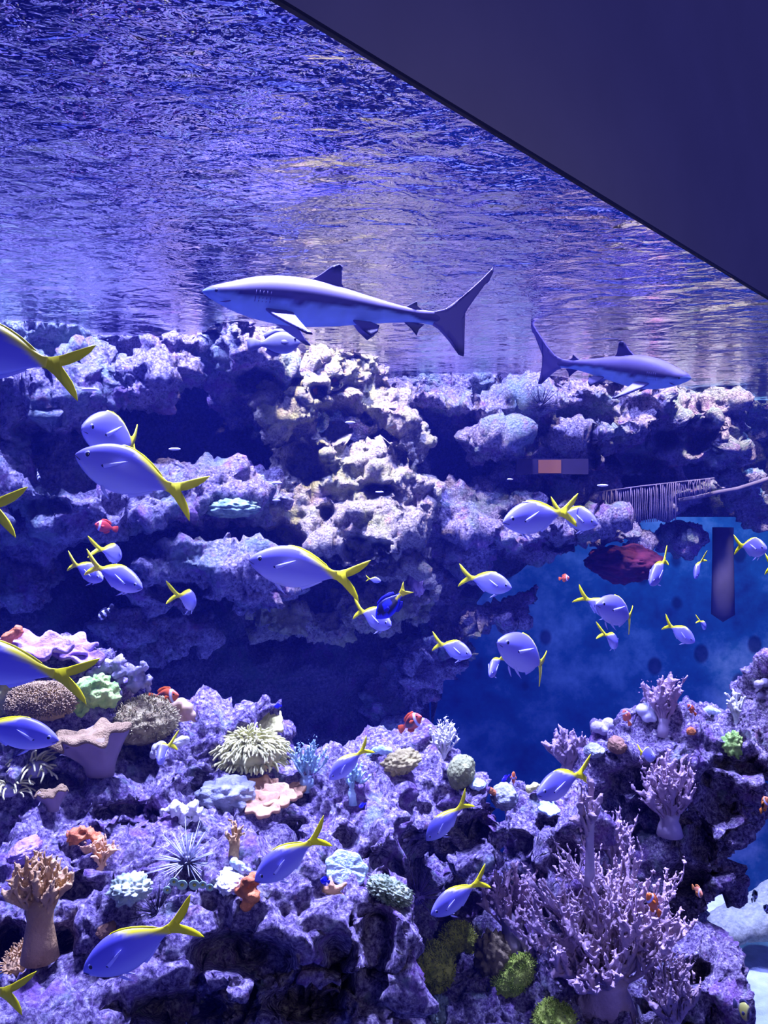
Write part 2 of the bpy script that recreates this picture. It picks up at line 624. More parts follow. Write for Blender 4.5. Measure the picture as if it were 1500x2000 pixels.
def rock(name, lumps, voxel, mat, label, cat='reef rock', seed=0, warp=0.16, rough=1.0, group='reef rocks', caves=None, pitd=0.034):
    M = Mesh()
    for (c, r, ang) in lumps:
        ca, sa = math.cos(ang), math.sin(ang)
        rot = [(ca, 0, sa), (0, 1, 0), (-sa, 0, ca)]
        M.ellipsoid(c, r, rot, 28, 17)
    v, f = M.arrays()
    # irregular boulders instead of smooth ovals
    w = np.stack([fbm(v * 2.6, seed + k * 7, 3) for k in range(3)], 1)
    v = v + w * warp * np.array([1.0, 0.8, 0.8])
    v, f = remesh(v, f, voxel)
    n = normals(v, f)
    d = 0.085 * fbm(v * np.array([3.2, 3.2, 5.5]), seed + 50, 3)                       # knobs, flattened into strata
    d += 0.050 * (0.5 - worley(v * np.array([7.0, 7.0, 9.0]), seed + 60)) * 1.2          # clefts
    d += 0.036 * fbm(v * 15, seed + 70, 3) * 1.2
    pit = worley(v * 24, seed + 80)
    d -= pitd * np.clip(0.50 - pit, 0, 1) / 0.50
    d += 0.016 * fbm(v * 42, seed + 90, 2)
    v = v + n * (d * rough)[:, None]
    if caves:
        u = 750 + v[:, 0] / v[:, 1] * F
        w = 1000 - (v[:, 2] - CZ) / v[:, 1] * F
        nz = 0.45 * fbm(v * 7, seed + 95, 4)
        if name == 'reef_boulder':
            caves = [(a_, b_, c_ * 1.1, d_ * 1.1, e_ * 0.48) for a_, b_, c_, d_, e_ in caves]
        for (cx, cz, rx, rz, dep) in caves:
            # a hollow eaten into the rock from the visitors' side
            q = np.sqrt(((u - cx) / rx) ** 2 + ((w - cz) / rz) ** 2) + nz
            t = np.clip((1.2 - q) / 0.6, 0, 1)
            t = t * t * (3 - 2 * t)
            v[:, 0] += v[:, 0] / v[:, 1] * dep * t
            v[:, 2] += (v[:, 2] - CZ) / v[:, 1] * dep * t
            v[:, 1] += dep * t
    v[:, 2] = np.minimum(v[:, 2], SURF - 0.002) if name == 'reef_wall_rock' else v[:, 2]
    c = Vector((float(v[:, 0].mean()), float(v[:, 1].mean()), float(v[:, 2].min())))
    me = new_mesh(name, v - np.array(c), f, mat)
    ROCKS.append((v, f))
    o = add(name, me, None, c)
    tag(o, label, cat, group)
    return o


def lw(px, py, rx, ry, off=0.0, rd=0.30, ang=0.0):
    d = wall_depth(px) + off
    return (tuple(at(px, py, d)), (rx / F * d, rd, ry / F * d), math.radians(ang))


def lf(px, py, rx, ry, d, rd=0.22, ang=0.0):
    return (tuple(at(px, py, d)), (rx / F * d, rd, ry / F * d), math.radians(ang))


left_wall = [lw(*a) for a in [
    (-60, 690, 150, 60, .35, .34), (60, 670, 160, 50, .40, .34), (200, 655, 150, 46, 0.45, .32), (310, 670, 110, 45, 0.40, .3), (-80, 745, 130, 46, .05, .40), (60, 735, 110, 44, .06, .40, 6), (170, 735, 110, 42, .02, .42), (290, 735, 100, 38, .05, .40, -8), (20, 785, 90, 36, -.18, .40, 16), (140, 780, 90, 34, -.22, .40, 6),
    (380, 650, 70, 50, .35, .3), (265, 768, 100, 30, -.22, .38, -12), (-120, 820, 80, 60, 0, .3),
    (485, 715, 66, 40, -.18, .34, 15), (440, 690, 50, 45, 0, .3), (485, 775, 50, 34, .3, .22),
    (-40, 950, 110, 34, -.28, .36), (70, 930, 70, 36, -.1, .32, 12), (150, 960, 120, 32, -.28, .38, 10), (275, 992, 130, 34, -.34, .40, 5), (385, 985, 110, 32, -.26, .36, -5), (470, 982, 70, 36, -.15, .32), (90, 905, 34, 26, -.05, .3),
    (430, 1102, 120, 36, -.46, .40, 8), (345, 1125, 70, 32, -.40, .36, -20), (500, 1140, 60, 32, -.36, .34, 30), (390, 1085, 70, 28, -.36, .32),
    (60, 1060, 80, 30, .15, .25), (40, 1165, 60, 30, .15, .25), (285, 1265, 50, 50, -.05, .25, -40), (240, 1300, 60, 30, .0, .25), (330, 1230, 40, 30, .1, .2), (110, 1040, 40, 24, .1, .22)]]
rock('reef_wall_rock', left_wall, 0.017, M_back, 'lilac-grey ledged reef wall at the far left above dark caves', seed=3, caves=[(500, 742, 40, 20, .3), (215, 858, 60, 26, .3), (60, 838, 40, 18, .2), (345, 1150, 50, 18, .3), (100, 990, 50, 14, .2)])

mid_wall = [lw(*a) for a in [
    (640, 725, 95, 50, -.12, .32), (575, 720, 50, 36, -.05, .3, -20), (715, 775, 70, 60, -.1, .3, 20), (770, 825, 50, 26, -.1, .28, 15), (560, 790, 26, 60, -.05, .28), (590, 850, 30, 40, -.05, .25), (700, 720, 60, 40, 0, .3),
    (620, 950, 46, 50, -.12, .32, -25), (690, 925, 70, 36, -.15, .32), (700, 985, 80, 36, -.26, .34), (785, 1020, 68, 26, -.36, .34, -8), (690, 1045, 110, 36, -.34, .36, -8), (620, 1010, 60, 50, -.08, .3), (800, 1075, 22, 55, -.15, .25),
    (550, 900, 26, 70, .05, .25), (515, 1000, 40, 40, 0, .28), (760, 900, 36, 70, 0.02, .26), (740, 1112, 56, 22, -.2, .28, -30), (792, 1160, 22, 66, -.05, .25),
    (600, 1240, 56, 30, .0, .24, 10), (710, 1212, 66, 28, -.08, .27, -10), (545, 1210, 36, 34, .1, .22), (660, 1180, 40, 50, .15, .22, 30), (520, 1160, 20, 60, .05, .2)]]
rock('reef_wall_rock', mid_wall, 0.016, M_mid, 'cream and yellow crusted rock column of the reef wall below the larger shark', seed=11, caves=[(660, 832, 46, 38, .45), (590, 905, 38, 40, .4), (735, 955, 40, 14, .3), (700, 1072, 40, 22, .3), (560, 1060, 34, 40, .3), (745, 1070, 20, 14, .2), (775, 900, 20, 30, .25), (640, 1000, 20, 16, .2), (620, 765, 16, 12, .2), (655, 745, 12, 10, .15)])

right_wall = [lw(*a) for a in [
    (830, 765, 60, 30, .4, .3), (910, 770, 100, 34, .38, .34), (1010, 760, 110, 36, .34, .34), (1110, 765, 110, 36, .34, .34), (1200, 770, 110, 36, .34, .34), (1290, 770, 90, 34, .3, .34),
    (850, 810, 50, 26, .10, .36), (930, 818, 80, 32, .0, .44), (1020, 815, 90, 34, -.08, .46), (1120, 810, 90, 36, -.10, .46), (1215, 815, 80, 40, -.12, .46), (1290, 805, 60, 40, -.1, .44),
    (960, 868, 80, 22, -.24, .44, -6), (1090, 866, 90, 20, -.28, .44), (1190, 850, 60, 22, -.22, .4), (1240, 885, 50, 26, -.05, .36),
    (1375, 790, 46, 60, -.2, .44), (1400, 860, 36, 60, -.24, .4, 10), (1425, 910, 24, 40, -.26, .3, 20), (1330, 900, 26, 46, -.15, .34, -20), (1440, 950, 26, 20, -.28, .28, 30), (1340, 960, 60, 16, -.16, .28, -12), (1460, 800, 60, 26, .35, .3), (1540, 800, 60, 40, .2, .3),
    (1475, 985, 46, 20, -.25, .25, 32), (1545, 1010, 50, 30, -.2, .25),
    (920, 1000, 56, 30, -.1, .34), (905, 1075, 46, 66, .05, .3), (985, 1035, 80, 32, -.3, .42), (1065, 1055, 90, 22, -.25, .4), (1140, 1030, 60, 16, -.3, .38, 8), (1215, 1045, 50, 16, -.1, .25, -12), (1262, 1068, 30, 9, -.1, .2, 18), (950, 955, 50, 22, .1, .28), (1060, 935, 90, 14, .05, .25, 4), (1170, 975, 18, 40, .05, .22, -15),
    (1345, 1045, 36, 16, .15, .2)]]
rock('reef_wall_rock', right_wall, 0.021, M_back, 'long grey-green crusted ledge of the reef wall under the smaller shark', seed=23, caves=[(1300, 858, 30, 26, .4), (1368, 850, 30, 34, .4), (1250, 898, 40, 26, .35), (1092, 1064, 34, 10, .3), (1160, 860, 12, 40, .25), (1000, 1010, 24, 12, .2)])

low_wall = [lw(*a) for a in [
    (850, 1150, 50, 60, .28, .28), (950, 1195, 70, 16, -.1, .34, -6), (1025, 1182, 40, 8, -.1, .24, -6), (835, 1260, 60, 40, .1, .3), (900, 1300, 46, 22, .05, .28, -10), (790, 1330, 60, 60, .35, .25), (740, 1400, 70, 60, .4, .25)]]
rock('reef_wall_rock', low_wall, 0.024, M_back, 'low dim reef rock jutting beside the open blue wall, below the middle ledges', seed=29)

front_left = [lf(*a) for a in [
    (440, 1425, 130, 36, 2.75, .28), (545, 1440, 36, 55, 2.75, .2), (340, 1455, 110, 46, 2.6, .28), (500, 1500, 80, 40, 2.62, .25),
    (60, 1340, 110, 50, 2.75, .25), (200, 1360, 110, 50, 2.75, .25), (225, 1312, 70, 30, 2.8, .2, 15), (140, 1420, 130, 50, 2.6, .25), (265, 1330, 26, 40, 2.78, .15),
    (70, 1500, 150, 66, 2.45, .25), (260, 1530, 160, 50, 2.38, .28), (470, 1570, 130, 40, 2.35, .28), (555, 1610, 60, 46, 2.35, .25), (650, 1570, 100, 70, 2.55, .26), (600, 1520, 60, 36, 2.65, .22),
    (90, 1630, 150, 46, 2.2, .28), (290, 1630, 170, 44, 2.15, .3), (470, 1690, 130, 44, 2.08, .28), (620, 1690, 110, 60, 2.15, .26), (740, 1640, 80, 80, 2.35, .26),
    (70, 1760, 120, 50, 1.95, .24), (250, 1760, 120, 44, 1.95, .25), (400, 1785, 120, 36, 1.9, .25), (560, 1780, 110, 40, 1.92, .24), (700, 1760, 90, 46, 2.02, .24), (770, 1830, 40, 80, 2.02, .22),
    (320, 1915, 130, 30, 1.8, .2, -8), (130, 1930, 130, 40, 1.72, .22), (60, 1985, 110, 40, 1.66, .2), (620, 1850, 60, 26, 1.95, .18), (550, 1880, 40, 50, 1.95, .18), (690, 1930, 60, 50, 1.95, .18), (470, 1850, 60, 30, 2.0, .18), (730, 1990, 50, 60, 1.95, .2), (560, 1990, 50, 26, 1.9, .18), (430, 1960, 40, 60, 1.95, .18),
    (300, 2150, 330, 260, 2.25, .35), (640, 2200, 180, 330, 2.35, .35), (60, 2600, 300, 500, 2.2, .4), (560, 2700, 300, 500, 2.3, .4)]]
rock('reef_boulder', front_left, 0.0098, M_front, 'big lilac boulder mass in front, studded with corals and sea urchins', seed=37, warp=0.10, rough=0.85, caves=[(565, 1640, 34, 40, .22), (385, 1556, 26, 16, .15), (520, 1880, 60, 36, .3), (655, 1860, 40, 60, .3), (440, 1860, 60, 34, .3), (330, 1968, 150, 24, .35), (15, 1855, 30, 40, .35), (125, 1835, 26, 30, .3), (150, 1742, 40, 26, .22), (745, 1710, 34, 34, .25), (250, 1590, 60, 16, .2), (735, 1850, 30, 60, .25), (120, 1530, 60, 16, .2), (670, 1640, 24, 24, .12), (580, 1960, 70, 30, .3), (390, 1520, 20, 20, .15)])

mid_mound = [lf(*a) for a in [
    (790, 1510, 110, 46, 2.95, .26), (885, 1530, 66, 50, 2.9, .25), (720, 1545, 80, 60, 2.85, .25), (810, 1590, 90, 56, 2.8, .28), (930, 1560, 36, 36, 2.85, .2, 30), (860, 1620, 60, 50, 2.8, .25), (760, 1660, 66, 50, 2.7, .24),
    (790, 1800, 60, 130, 3.0, .3), (900, 1760, 90, 110, 3.25, .3), (800, 2100, 160, 260, 3.0, .4)]]
rock('reef_boulder', mid_mound, 0.0115, M_front, 'lilac rock mound in the middle, topped by whitish finger coral and olive dome coral', seed=47, warp=0.10, rough=0.85, caves=[(900, 1640, 60, 50, .3), (840, 1700, 40, 50, .3), (745, 1570, 24, 30, .15), (940, 1600, 30, 20, .2)])

small_mound = [lf(*a) for a in [
    (1045, 1585, 70, 46, 3.05, .24), (1000, 1565, 46, 36, 3.1, .2), (1070, 1640, 56, 36, 3.0, .22), (1100, 1600, 30, 50, 3.1, .2), (1040, 1720, 60, 90, 3.25, .25), (1060, 1860, 90, 120, 3.3, .3)]]
rock('reef_boulder', small_mound, 0.0115, M_front, 'small overhanging lilac rock right of the middle mound, under a diving fusilier', seed=53, warp=0.09, rough=0.8, caves=[(1010, 1650, 40, 30, .3), (1100, 1680, 30, 40, .3), (1060, 1610, 20, 16, .15)])

right_pillar = [lf(*a) for a in [
    (1210, 1480, 90, 40, 3.65, .26), (1290, 1430, 80, 56, 3.65, .28), (1260, 1395, 40, 30, 3.7, .2), (1370, 1440, 60, 60, 3.65, .26), (1440, 1430, 46, 56, 3.6, .24), (1490, 1400, 36, 50, 3.55, .22), (1495, 1340, 26, 50, 3.55, .18), (1420, 1400, 30, 30, 3.6, .18), (1345, 1375, 20, 26, 3.65, .12),
    (1250, 1560, 100, 70, 3.65, .28), (1325, 1540, 50, 100, 3.6, .28), (1300, 1660, 100, 60, 3.55, .28), (1322, 1690, 40, 90, 3.5, .26), (1425, 1505, 40, 40, 3.7, .26), (1505, 1465, 60, 40, 3.65, .26), (1180, 1660, 66, 70, 3.6, .25), (1310, 1780, 50, 80, 3.55, .26), (1240, 1800, 120, 100, 3.75, .3), (1290, 1950, 110, 160, 3.6, .3), (1270, 2080, 150, 130, 3.6, .4)]]
rock('reef_boulder', right_pillar, 0.014, M_front, 'tall shadowed rock tower at the right with mauve soft corals growing on it', seed=59, warp=0.12, caves=[(1190, 1478, 24, 12, .2), (1240, 1520, 60, 22, .3), (1180, 1585, 30, 40, .3), (1335, 1712, 50, 30, .35), (1400, 1560, 36, 60, .25), (1465, 1500, 30, 16, .25), (1365, 1640, 24, 40, .25)])

base_rock = [lf(*a) for a in [
    (900, 1940, 110, 60, 2.75, .26), (960, 1880, 60, 50, 2.85, .22), (1060, 1920, 90, 56, 2.75, .25), (1130, 1960, 90, 50, 2.7, .25), (1230, 1975, 110, 50, 2.75, .26), (850, 1960, 60, 60, 2.7, .22), (1360, 1890, 50, 40, 3.05, .22), (1400, 1930, 30, 56, 3.05, .2), (1310, 1930, 60, 60, 2.95, .22), (1120, 2200, 360, 200, 2.75, .4)]]
rock('reef_boulder', base_rock, 0.0105, M_front, 'violet base rock under the great mauve soft coral and the green mossy domes', seed=67, warp=0.09, rough=0.8, caves=[(1355, 1900, 30, 20, .2), (1260, 1980, 24, 40, .2), (830, 1990, 40, 60, .2)])

M_pale = mat_rock('pale_flat_rock', [(0.36, (0.13, 0.15, 0.12)), (0.5, (0.22, 0.24, 0.17)), (0.6, (0.28, 0.30, 0.22)), (0.7, (0.38, 0.40, 0.30))], [(5.0, 0.55, 0.66, (0.36, 0.42, 0.28), 0.4)], 0.8, 0.3)
rock('flat_rock', [lf(1450, 1792, 88, 26, 4.35, .15, -24), lf(1525, 1757, 74, 30, 4.4, .18, -24), lf(1420, 1808, 56, 24, 4.3, .14, -20), lf(1480, 1790, 70, 26, 4.32, .15, -25), lf(1475, 1832, 70, 34, 4.62, .16, -18)], 0.014, M_pale,
     'pale yellow-white flat rock lying tilted on the sand in the lower right corner', 'rock', seed=71, warp=0.012, rough=0.16, group=None, pitd=0.01)


# where the sight line through a photo pixel meets the reef
from mathutils.bvhtree import BVHTree
_vs, _fs, _n = [], [], 0
for v, f in ROCKS:
    _vs += v.tolist()
    _fs += (f + _n).tolist()
    _n += len(v)
REEF = BVHTree.FromPolygons(_vs, _fs)
del _vs, _fs
EYE = Vector((0, 0, CZ))


def reef_at(px, py, default, tol=0.9):
    """Distance to the reef in the direction of a photo pixel."""
    dv = (at(px, py, 1.0) - EYE).normalized()
    hit = REEF.ray_cast(EYE, dv)
    if hit[0] is None or abs(hit[0].y - default) > tol:
        return default
    return hit[0].y
# ------------------------------------------------------------------ lofted animal bodies


def smooth_curve(xs, ys, x):
    """Monotone-ish cubic through the points."""
    xs, ys = np.array(xs, float), np.array(ys, float)
    m = np.gradient(ys, xs)
    i = np.clip(np.searchsorted(xs, x, side='right') - 1, 0, len(xs) - 2)
    h = xs[i + 1] - xs[i]
    t = (x - xs[i]) / h
    return ((2 * t ** 3 - 3 * t ** 2 + 1) * ys[i] + (t ** 3 - 2 * t ** 2 + t) * h * m[i] +
            (-2 * t ** 3 + 3 * t ** 2) * ys[i + 1] + (t ** 3 - t ** 2) * h * m[i + 1])


def loft(up, dn, hw, n=34, k=22, x1=1.0, bend=None, power=1.0, lift=None):
    """Body from nose (x = 0) to tail base (x = x1); up/dn/hw are (xs, values)."""
    xs = x1 * (0.5 - 0.5 * np.cos(np.linspace(0.0, math.pi, n))) * 0.6 + x1 * np.linspace(0, 1, n) * 0.4
    U, D, Hh = (np.maximum(smooth_curve(*c, xs), 0.002) if c is hw else smooth_curve(*c, xs) for c in (up, dn, hw))
    v, f = [], []
    for i, x in enumerate(xs):
        mid, half = (U[i] + D[i]) / 2, (U[i] - D[i]) / 2
        for j in range(k):
            t = 2 * math.pi * j / k
            c, s = math.cos(t), math.sin(t)
            v.append((x, Hh[i] * math.copysign(abs(s) ** power, s), mid + half * c))
    for i in range(n - 1):
        for j in range(k):
            f.append((i * k + j, (i + 1) * k + j, (i + 1) * k + (j + 1) % k, i * k + (j + 1) % k))
    v.append((xs[0] - 0.004, 0, (U[0] + D[0]) / 2))
    v.append((xs[-1] + 0.004, 0, (U[-1] + D[-1]) / 2))
    for j in range(k):
        f.append((n * k, j, (j + 1) % k))
        f.append((n * k + 1, (n - 1) * k + (j + 1) % k, (n - 1) * k + j))
    v = np.array(v)
    if lift is not None:
        v[:, 2] += lift(v[:, 0])
    if bend is not None:
        v[:, 1] += bend(v[:, 0])
    return v, f


def fin_arrays(outline, thick=0.008, bend=None, yaw=0.0, origin=None, steps=4, inset=0.06):
    """Thin lens-shaped fin from an outline in the x-z plane."""
    pts = []
    m = len(outline)
    for i in range(m):
        a, b = outline[i], outline[(i + 1) % m]
        for s in range(steps):
            t = s / steps
            pts.append((a[0] + (b[0] - a[0]) * t, a[1] + (b[1] - a[1]) * t))
    c = np.mean(pts, 0)
    v, f = [], []
    n = len(pts)
    for p in pts:
        v.append((p[0], 0, p[1]))
    for sgn in (1, -1):
        for p in pts:
            q = (p[0] * (1 - inset) + c[0] * inset, p[1] * (1 - inset) + c[1] * inset)
            v.append((q[0], sgn * thick, q[1]))
    for i in range(n):
        j = (i + 1) % n
        f.append((i, j, n + j, n + i))
        f.append((j, i, 2 * n + i, 2 * n + j))
    f.append(tuple(range(n, 2 * n)))
    f.append(tuple(reversed(range(2 * n, 3 * n))))
    v = np.array(v)
    if yaw and origin is not None:
        ca, sa = math.cos(yaw), math.sin(yaw)
        x, y = v[:, 0] - origin[0], v[:, 1].copy()
        v[:, 0], v[:, 1] = origin[0] + ca * x - sa * y, sa * x + ca * y
    if bend is not None:
        v[:, 1] += bend(v[:, 0])
    return v, f


def mix(a, b, t):
    t = np.clip(t, 0, 1)[:, None]
    return np.array(a)[None, :] * (1 - t) + np.array(b)[None, :] * t


M_fish = mat_vcol('fish_skin', 0.38, 0.45)
M_yfin = mat_plain('yellow_fin', (0.98, 0.92, 0.01), 0.45, 0.08, 6, c2=(0.92, 0.90, 0.02))
M_bluefin = mat_plain('pale_lilac_fin', (0.52, 0.52, 0.86), 0.4, 0.1, 8)
M_eye = mat_plain('black_pupil', (0.006, 0.006, 0.012), 0.12, 0.1, 5, spec=0.8)
M_iris = mat_plain('silver_blue_iris', (0.30, 0.30, 0.66), 0.25, 0.1, 5)
M_spot = mat_plain('dark_fin_base', (0.02, 0.015, 0.08), 0.5, 0.1, 5)

FUP = ([0, .04, .10, .18, .28, .40, .52, .64, .76, .87, .95, 1.0], [.012, .062, .110, .160, .202, .226, .222, .190, .138, .082, .052, .050])
FDN = ([0, .04, .10, .18, .28, .40, .52, .64, .76, .87, .95, 1.0], [-.020, -.062, -.105, -.150, -.190, -.215, -.216, -.190, -.135, -.078, -.046, -.044])
FHW = ([0, .04, .10, .18, .28, .40, .52, .64, .76, .87, .95, 1.0], [.010, .034, .060, .082, .098, .104, .098, .082, .058, .034, .018, .013])


def fusilier_color(v):
    x, z = v[:, 0], v[:, 2]
    zz = z / 0.22
    blue, mid, belly = (0.14, 0.13, 0.58), (0.26, 0.25, 0.66), (0.48, 0.50, 0.78)
    c = mix(blue, mid, (0.75 - zz) / 0.9)
    c = np.where((zz < -0.15)[:, None], mix(mid, belly, (-0.15 - zz) / 0.55), c)
    c = np.where((x < 0.14)[:, None], c * 0.8 + np.array((0.30, 0.30, 0.70)) * 0.2, c)
    edge = np.interp(x, [0, .40, .48, .62, .8, .93, 1.0], [.6, .30, .210, .130, .050, -.03, -.08])
    t = np.clip((z - edge) / 0.035, 0, 1)
    return c * (1 - t[:, None]) + np.array((0.92, 0.84, 0.02)) * t[:, None]


def fusilier_meshes(bend):
    def bf(x):
        return bend * np.maximum(x - 0.45, 0) ** 2 - 0.3 * bend * np.maximum(0.3 - x, 0) ** 2
    out = {}
    v, f = loft(FUP, FDN, FHW, bend=bf)
    raw = loft(FUP, FDN, FHW)[0]
    out['body'] = new_mesh('body', v, f, M_fish, cols=fusilier_color(raw))
    v, f = fin_arrays([(.94, .048), (1.02, .056), (1.10, .090), (1.20, .150), (1.30, .210), (1.365, .240), (1.33, .170), (1.26, .090), (1.18, .032), (1.12, .002), (1.17, -.040), (1.24, -.105), (1.295, -.185), (1.32, -.250), (1.26, -.215), (1.17, -.150), (1.08, -.085), (1.01, -.050), (.94, -.042)], .007, bf, inset=.03)
    out['tail_fin'] = new_mesh('tail_fin', v, f, M_yfin)
    v, f = fin_arrays([(.34, .205), (.42, .238), (.52, .236), (.64, .206), (.76, .156), (.86, .102), (.90, .072), (.80, .10), (.64, .17), (.50, .20)], .005, bf, steps=2)
    out['dorsal_fin'] = new_mesh('dorsal_fin', v, f, M_yfin)
    v, f = fin_arrays([(.60, -.185), (.645, -.222), (.74, -.172), (.86, -.095), (.82, -.09), (.70, -.15)], .005, bf, steps=2)
    out['anal_fin'] = new_mesh('anal_fin', v, f, M_bluefin)
    for s in (1, -1):
        v, f = fin_arrays([(.27, -.01), (.36, .03), (.46, .075), (.50, .088), (.43, .03), (.30, -.045)], .004, None, 0.16 * s, (.27, 0), steps=2)
        v[:, 1] += s * .097
        out['pectoral_fin%d' % s] = new_mesh('pectoral_fin', v, f, M_bluefin)
        v, f = fin_arrays([(.33, -.195), (.37, -.20), (.45, -.285), (.47, -.30), (.40, -.265), (.345, -.225)], .004, None, 0.2 * s, (.33, 0), steps=2)
        v[:, 1] += s * .04
        out['pelvic_fin%d' % s] = new_mesh('pelvic_fin', v, f, M_bluefin)
        M = Mesh()
        M.ellipsoid((.108, s * .053, .030), (.034, .014, .034), nu=16, nv=9)
        out['eye%d' % s] = M.mesh('eye', M_iris)
        M = Mesh()
        M.ellipsoid((.108, s * .0615, .030), (.022, .0085, .022), nu=14, nv=9)
        out['pupil%d' % s] = M.mesh('pupil', M_eye)
        M = Mesh()
        M.ellipsoid((.285, s * .094, -.022), (.020, .008, .014), nu=12, nv=7)
        out['fin_spot%d' % s] = M.mesh('fin_spot', M_spot)
        v, f = fin_arrays([(-.006, -.006), (.02, -.018), (.058, -.036), (.058, -.042), (.02, -.027), (-.004, -.014)], .003, None, steps=2)
        v[:, 1] += s * np.interp(v[:, 0], [0, .06], [.012, .046])
        out['mouth%d' % s] = new_mesh('mouth', v, f, M_spot)
    return out


FUS = [fusilier_meshes(b) for b in (-0.35, 0.0, 0.35)]


def frame_matrix(N, T, hm, href, up=None, roll=0.0, base=1.0):
    """Object matrix with x from nose N to tail base T."""
    X = (T - N)
    L = X.length / base
    X = X.normalized()
    U = Vector(up) if up else Vector((0, 0, 1))
    Z = (U - X * U.dot(X))
    if Z.length < 0.05:
        Z = Vector((0, -1, 0)) - X * -X.y
    Z.normalize()
    if roll:
        Z = Matrix.Rotation(roll, 3, X) @ Z
    Y = Z.cross(X)
    sz = hm / href
    sy = 0.5 * (L + sz)
    R = Matrix((X * L, Y * sy, Z * sz)).transposed().to_4x4()
    return Matrix.Translation(N) @ R


def ends(nx, ny, tx, ty, h, d, sign, ratio):
    """Nose and tail base in space: the slant in depth follows from the body's height."""
    px = math.hypot(nx - tx, ny - ty)
    true = max(h / ratio, px * 1.0001)
    dz = math.sqrt(max(true * true - px * px, 0.0)) / F * d
    dz = min(dz, 0.93 * true / F * d)
    N = at(nx, ny, d - sign * dz / 2)
    T = at(tx, ty, d + sign * dz / 2)
    return N, T, h / F * d


def clear_of_reef(nx, ny, tx, ty, h, d):
    """Keep a swimming fish in front of the rock behind it."""
    best = d
    for t in (-0.1, 0.2, 0.5, 0.8, 1.1, 1.35):
        for o in (-0.6, 0.0, 0.6):
            q = reef_at(nx + (tx - nx) * t, ny + (ty - ny) * t + o * h, 50, 49.5)
            best = min(best, q - 0.05 - 0.35 * h / F * d)
    return best


def fusilier(nx, ny, tx, ty, h, d, sign, label, var=1, roll=0.0, full=None):
    d = clear_of_reef(nx, ny, tx, ty, h, d)
    N, T, hm = ends(nx, ny, tx, ty, h, d, sign, 0.445)
    root = empty('yellowtail_fusilier', (0, 0, 0), label, 'fish', 'yellowtail fusiliers')
    root.matrix_world = frame_matrix(N, T, hm, 0.442, roll=math.radians(roll))
    K = FUS[var]
    big = h >= 44 if full is None else full
    add('body', K['body'], root)
    add('tail_fin', K['tail_fin'], root)['label'] = 'bright yellow forked tail fin'
    add('dorsal_fin', K['dorsal_fin'], root)
    for s in (1, -1):
        e = add('eye', K['eye%d' % s], root)
        add('pupil', K['pupil%d' % s], e)
    if h >= 30:
        add('anal_fin', K['anal_fin'], root)
        for s in (1, -1):
            add('pelvic_fin', K['pelvic_fin%d' % s], root)
            p = add('pectoral_fin', K['pectoral_fin%d' % s], root)
            add('fin_spot', K['fin_spot%d' % s], p)
    if big:
        for s in (1, -1):
            add('mouth', K['mouth%d' % s], root)
    return root


